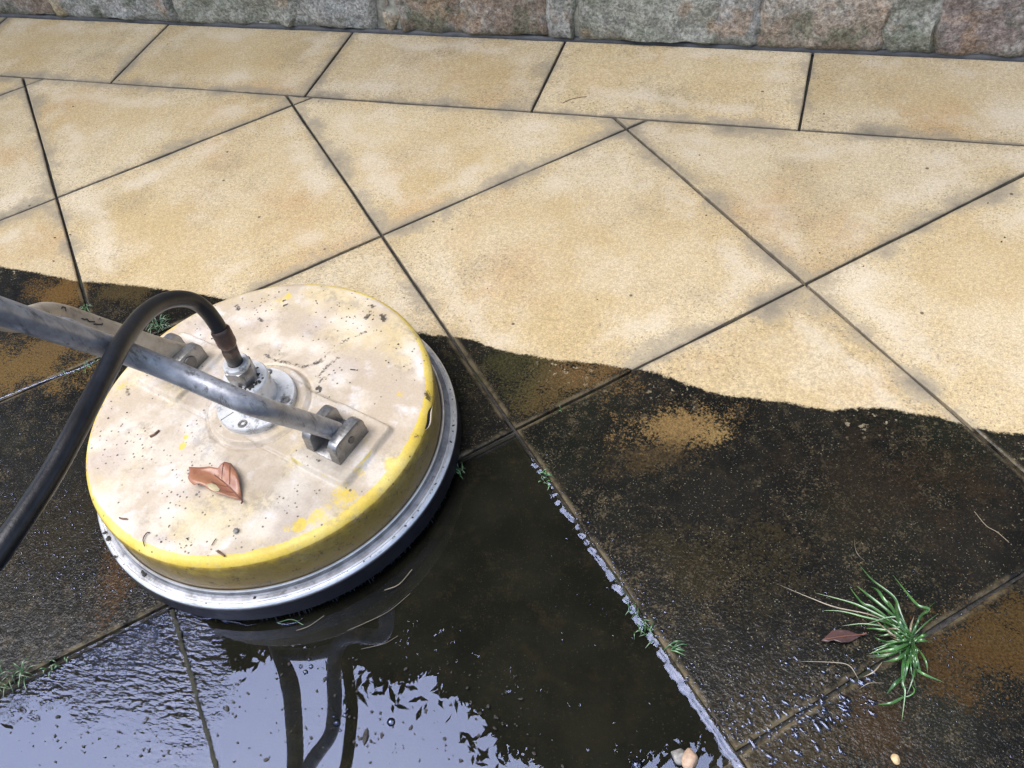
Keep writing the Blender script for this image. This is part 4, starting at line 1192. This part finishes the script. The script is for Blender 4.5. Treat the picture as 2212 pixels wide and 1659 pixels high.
def tuft(px, py, n, ln, label, seed, col=None, spread=6.28, a0=0.0, along=0.0):
    rng = np.random.default_rng(seed); q = at(px, py, 0); root = None
    V, F = [], []
    for _ in range(n):
        a = a0 + rng.uniform(-spread / 2, spread / 2); L = ln * rng.uniform(.45, 1.1); h = L * rng.uniform(.15, .7)
        b0 = np.array([rng.normal(0, .004), rng.normal(0, .004), -.002])
        if along: t = rng.uniform(-abs(along), abs(along)); b0[:2] += D1 * t if along > 0 else D2 * t
        dv = np.array([math.cos(a), math.sin(a), 0])
        me = ribbon([b0, b0 + dv * L * .45 + np.array([0, 0, h]), b0 + dv * L + np.array([0, 0, h * .6])], rng.uniform(.0010, .0020), np.zeros(3), .3, 4)
        o = len(V); V += [tuple(v.co) for v in me.vertices]; F += [tuple(i + o for i in p.vertices) for p in me.polygons]
        bpy.data.meshes.remove(me)
    o = obj('grass_tuft', mesh('grass_tuft', V, F), col or M_MOSS); o.location = (q[0], q[1], 0)
    tag(o, label, 'grass tuft', 'grass tufts in the joints')
tuft(1392, 1352, 22, .017, 'largest grass tuft, midway down the water-filled joint right of the cleaner', 1, None, along=.02)
tuft(1180, 1032, 14, .012, 'small tuft at the upper end of the water-filled joint', 2, along=.012)
tuft(345, 705, 34, .026, 'tuft sticking out behind the left back edge of the cleaner', 3)
tuft(186, 664, 14, .014, 'small tuft where a joint meets the muddy handle leg', 4)
tuft(195, 788, 30, .014, 'low tuft in the joint under the grey handle leg', 5, along=-.04)
tuft(990, 1018, 16, .014, 'faint tuft by the right edge of the metal ring', 6)
tuft(12, 1470, 40, .026, 'tuft at the left edge of the picture beside rippled water', 7, along=-.03)
tuft(128, 1428, 12, .010, 'tiny tuft in the joint across rippled water at lower left', 8, along=-.02)
tuft(1216, 888, 8, .008, 'tiny tuft in the joint near the wet edge right of the cleaner', 9)
tuft(1450, 1400, 12, .022, 'thin runner leaning over dark paving from the water-filled joint', 10, None, 1.2, .3)

# ------------------------------------------------------------------ small things
M_TWIG = simple('brown_twig', (.13, .07, .035), .7, var=.5)
def stick(name, P, r, mat, z, label, cat, group=None):
    Q = [np.array(at(*p, z)) for p in P]
    c = sum(Q) / len(Q)
    if len(Q) > 2: Q = spline(Q, 5)
    rr_ = [r] * len(Q); rr_[-1] = r * .7
    o = obj(name, tube(name, [q - c for q in Q], rr_, 7), mat); o.location = c
    return tag(o, label, cat, group)
ZD = DECK + .0022
stick('twig', [(324, 943), (334, 938), (344, 929)], .0016, M_TWIG, ZD + .001, 'bent brown twig on the lid left of the yellow paint spot', 'twig')
stick('twig', [(470, 1190), (485, 1201)], .0017, M_TWIG, ZD, 'short thick twig near the front rim of the lid', 'twig')
stick('twig', [(457, 1178), (462, 1170), (467, 1163)], .0006, M_TWIG, ZD, 'thin straight sliver on the lid behind the short thick twig', 'twig')
stick('twig', [(312, 1180), (309, 1165), (316, 1152), (324, 1150)], .0006, M_DIRT, ZD, 'thin hooked black fibre on the left front of the lid', 'twig')
stick('twig', [(258, 1118), (262, 1120), (275, 1121)], .0010, M_TWIG, ZD, 'small twig at the left front rim of the lid', 'twig')
stick('twig', [(757, 798), (768, 799)], .0009, M_DIRT, ZD, 'tiny black sliver on the lid right of the hub', 'twig')
stick('twig', [(612, 600 + 60), (622, 656)], .0007, M_DIRT, ZD, 'tiny black sliver on the far part of the lid', 'twig')
stick('straw', [(1216, 222), (1238, 213), (1268, 208)], .0006, M_TWIG, .002, 'curved brown straw on the cream border tile by the wall', 'straw')
stick('straw', [(1112, 1335 - 5), (1060, 1370 - 10)], .0001, M_STRAW, -.0003, 'hair-thin pale fibre in the puddle', 'straw') if False else None
stick('straw', [(886, 1282), (840, 1320), (790, 1345), (750, 1362)], .00028, M_STRAW, .0002, 'long curved pale straw floating in front of the cleaner', 'straw')
stick('straw', [(860, 1373), (830, 1390), (780, 1402)], .00028, M_STRAW, .0002, 'fainter curved straw floating near the mirrored handle', 'straw')
stick('straw', [(2105, 1105), (2130, 1135), (2155, 1150), (2180, 1172)], .0003, M_STRAW, .0015, 'wavy pale straw on dark paving at the right edge', 'straw')
stick('straw', [(700, 1330), (668, 1352), (640, 1362)], .0005, M_STRAW, .001, 'pale straw floating at the brush in front of the cleaner', 'straw')
stick('straw', [(890, 1230), (862, 1262), (830, 1275)], .0006, M_STRAW, .001, 'short pale straw floating beside the brush', 'straw')
stick('straw', [(600, 1345), (630, 1338), (655, 1350)], .0005, M_MOSS, .001, 'green straw floating against the brush', 'straw')
for px, py, s, lab in ((790, 1590, 1.0, 'dark pointed seed husk floating in the bright sky reflection'),):
    q = at(px, py, 0); V = []; n = 10
    me = lathe('seed_husk', [(.0002, -.009), (.0020, -.006), (.0034, -.001), (.0030, .004), (.0012, .0085), (.0001, .010)], n)
    o = obj('seed_husk', me, M_DIRT); o.location = (q[0], q[1], .0006); o.rotation_euler = (math.radians(90), 0, math.radians(12)); o.scale = (1, .5, 1)
    tag(o, lab, 'seed husk')

def pebble(px, py, size, mat, label, seed, flat=.6):
    q = at(px, py, size * flat * .5)
    bm = bmesh.new(); bmesh.ops.create_icosphere(bm, subdivisions=3, radius=1)
    rng = np.random.default_rng(seed)
    pl = [(rng.normal(size=3), rng.uniform(.55, .85)) for _ in range(9)]
    for v in bm.verts:
        c = np.array(v.co)
        for nrm, d in pl:
            nn = nrm / np.linalg.norm(nrm); e = c @ nn - d
            if e > 0: c = c - nn * e * .92
        c = c * (1 + .06 * (vnoise(c[0] * 4 + seed, c[1] * 4 + c[2] * 3, seed) - .5))
        v.co = (c[0] * size, c[1] * size * .85, c[2] * size * flat)
    me = bpy.data.meshes.new('pebble'); bm.to_mesh(me); bm.free(); sharp(me, 40)
    o = obj('pebble', me, mat); o.location = (q[0], q[1], size * flat * .55 - .001); o.rotation_euler = (0, 0, rng.uniform(0, 6))
    tag(o, label, 'pebble')
M_PG = simple('grey_pebble', (.20, .19, .17), .55, scale=120, var=.4, bump=.5)
M_PT = simple('tan_pebble', (.36, .245, .165), .55, scale=120, var=.3, bump=.5)
M_PC = simple('cream_pebble', (.50, .36, .19), .6, scale=120, var=.3, bump=.5)
pebble(1466, 1632, .011, M_PG, 'small grey pebble standing in the puddle at the bottom edge', 2, .8)
pebble(1491, 1641, .0125, M_PT, 'tan pebble leaning against the grey one at the bottom edge', 5, .75)
pebble(1936, 1640, .0058, M_PC, 'tiny cream pebble on dark paving below the grass weed', 7)
pebble(690 - 178, 1147, .0042, M_PG, 'tiny grey grit stone on the lid in front of the dead leaf', 8) if False else None
q = at(510, 1147, ZD)
bm = bmesh.new(); bmesh.ops.create_icosphere(bm, subdivisions=1, radius=.0036)
me = bpy.data.meshes.new('grit'); bm.to_mesh(me); bm.free()
o = obj('grit', me, M_PG); o.location = (q[0], q[1], ZD + .001); o.scale = (1, 1.2, .6); tag(o, 'single grey piece of grit on the lid in front of the dead leaf', 'grit')
# loose grit on the lid
sp = []
rr = np.random.default_rng(17)
for (px, py, sx, sy, n) in ((560, 680, 45, 25, 26), (800, 672, 28, 24, 30), (840, 740, 16, 26, 14), (420, 1170, 30, 14, 18), (350, 1170, 25, 12, 12), (240, 880, 30, 30, 12), (880, 820, 14, 40, 10), (600, 640, 90, 14, 20), (900, 960, 14, 30, 12), (220, 1000, 20, 60, 10)):
    for _ in range(n):
        q = at(rr.normal(px, sx), rr.normal(py, sy), ZD)
        if np.hypot(*(loc(q)[:2])) < .214: sp.append(((q[0], q[1], DECK + .0012), .0004 + .0012 * rr.random() ** 2))
scatter_crumbs('loose_grit', sp, M_DIRT, None, .45, 6)
# loose grit on the clean paving
sp = []
for _ in range(60):
    q = at(rr.uniform(0, 2212), rr.uniform(60, 700)); sp.append((q + np.array([0, 0, .0008]), rr.uniform(.0006, .0018)))
scatter_crumbs('paving_grit', sp, M_DIRT, None, .5, 19)

# ------------------------------------------------------------------ trees behind the wall
M_BARK = simple('bark', (.07, .052, .038), .9, bump=.9, scale=14, bscale=60)
def crown_mat():
    b = NB('tree_leaves'); P = b.pos()
    c = b.mix(b.step(b.noise(P, 3, 4, .6), .35, .65), (.028, .055, .016), (.055, .095, .028))
    b.princ(Base_Color=c, Roughness=.5)
    return b.mat
M_CROWN = crown_mat()
def canopy_edge(x, z):
    """front limit of the overhanging foliage (y) for height z"""
    pts = [(-5, -.9), (-2.75, -.42), (-2.3, -.12), (-1.96, .02), (-1.8, -.06), (-1.66, .07), (-1.43, .17), (-1.25, .27), (-1.05, .27), (-.95, .17), (-.82, .19), (-.67, .24), (-.42, .17), (-.25, .08), (.05, .0), (.22, .02), (.38, .27), (.6, .2), (1.0, .3), (4, .35)]
    k = z / 3.0
    gx, gy = .25, -.74
    x3 = gx + (x - gx) / k
    y3 = np.interp(x3, [p[0] for p in pts], [p[1] for p in pts])
    return gy + (y3 - gy) * k
def tree(label, bx, by, h, xr, n, seed):
    rng = np.random.default_rng(seed)
    t = empty('tree', (bx, by, 0)); tag(t, label, 'tree')
    base = np.array([bx, by, -.05])
    tr = [base, base + (.05, .02, 1.0), base + (-.03, -.05, 2.0), base + (.02, -.1, h)]
    o0 = np.array([bx, by, 0])
    trunk = obj('trunk', tube('trunk', [p - o0 for p in spline(tr, 6)], list(np.linspace(.11, .045, 19)), 12), M_BARK, t)
    for k in range(7):
        z0 = rng.uniform(1.6, h - .2); st = np.array([bx, by, z0])
        en = np.array([rng.uniform(*xr), rng.uniform(.25, 2.2), rng.uniform(2.7, 3.9)])
        mdp = (st + en) / 2 + np.array([0, 0, .25])
        obj('limb', tube('limb', [p - o0 for p in spline([st, mdp, en], 6)], list(np.linspace(.04, .012, 13)), 8), M_BARK, t)
    # crown: leaf-sized faces through the whole volume, a ragged front edge
    X = rng.uniform(xr[0], xr[1], n); Z = 2.55 + 1.7 * rng.random(n) ** 1.4
    e = canopy_edge(X, Z)
    rag = .05 * (fbm(X * 3.2, Z * 1.2, 3, 77) - .5) + .14 * (vnoise(X * 9, Z * 6, 78) - .5) + .10 * (vnoise(X * 24, Z * 14, 79) - .5)
    back = 2.4
    f = rng.random(n) ** 1.6
    Y = e + rag + .0 + f * (back - e)
    strag = (rng.random(n) < .018) & (vnoise(X * 6, Z * 3, 55) > .5)
    Y = np.where(strag, e + rag - rng.random(n) * .22, Y)
    a = rng.uniform(0, 6.28, n); tl = rng.normal(0, .5, n); tl2 = rng.normal(0, .5, n)
    sz = np.where(Y - e < .35, rng.uniform(.022, .045, n), rng.uniform(.07, .13, n))
    keep = (vnoise(X * 5, Y * 5, 91) > .16) | (Y - e > .5)
    V, F = [], []
    for i in np.nonzero(keep)[0]:
        u = np.array([math.cos(a[i]), math.sin(a[i]), tl[i]]) * sz[i]; v = np.array([-math.sin(a[i]), math.cos(a[i]), tl2[i]]) * sz[i] * .36
        c = np.array([X[i] - bx, Y[i] - by, Z[i]]); o = len(V)
        V += [c - u, c - .2 * u + v, c + u, c - .2 * u - v]
        F.append((o, o + 1, o + 2, o + 3))
    cr = obj('crown', mesh('crown', V, F, False), M_CROWN, t); cr['kind'] = 'stuff'
tree('leafy tree behind the wall, left one of the three mirrored in the puddle', -2.4, 1.9, 3.6, (-4.4, -1.3), 17000, 41)
tree('leafy tree behind the wall, middle one of the three mirrored in the puddle', -.5, 1.7, 3.5, (-1.6, .5), 17000, 42)
tree('leafy tree behind the wall, right one of the three mirrored in the puddle', 1.5, 1.8, 3.5, (.3, 3.2), 15000, 43)
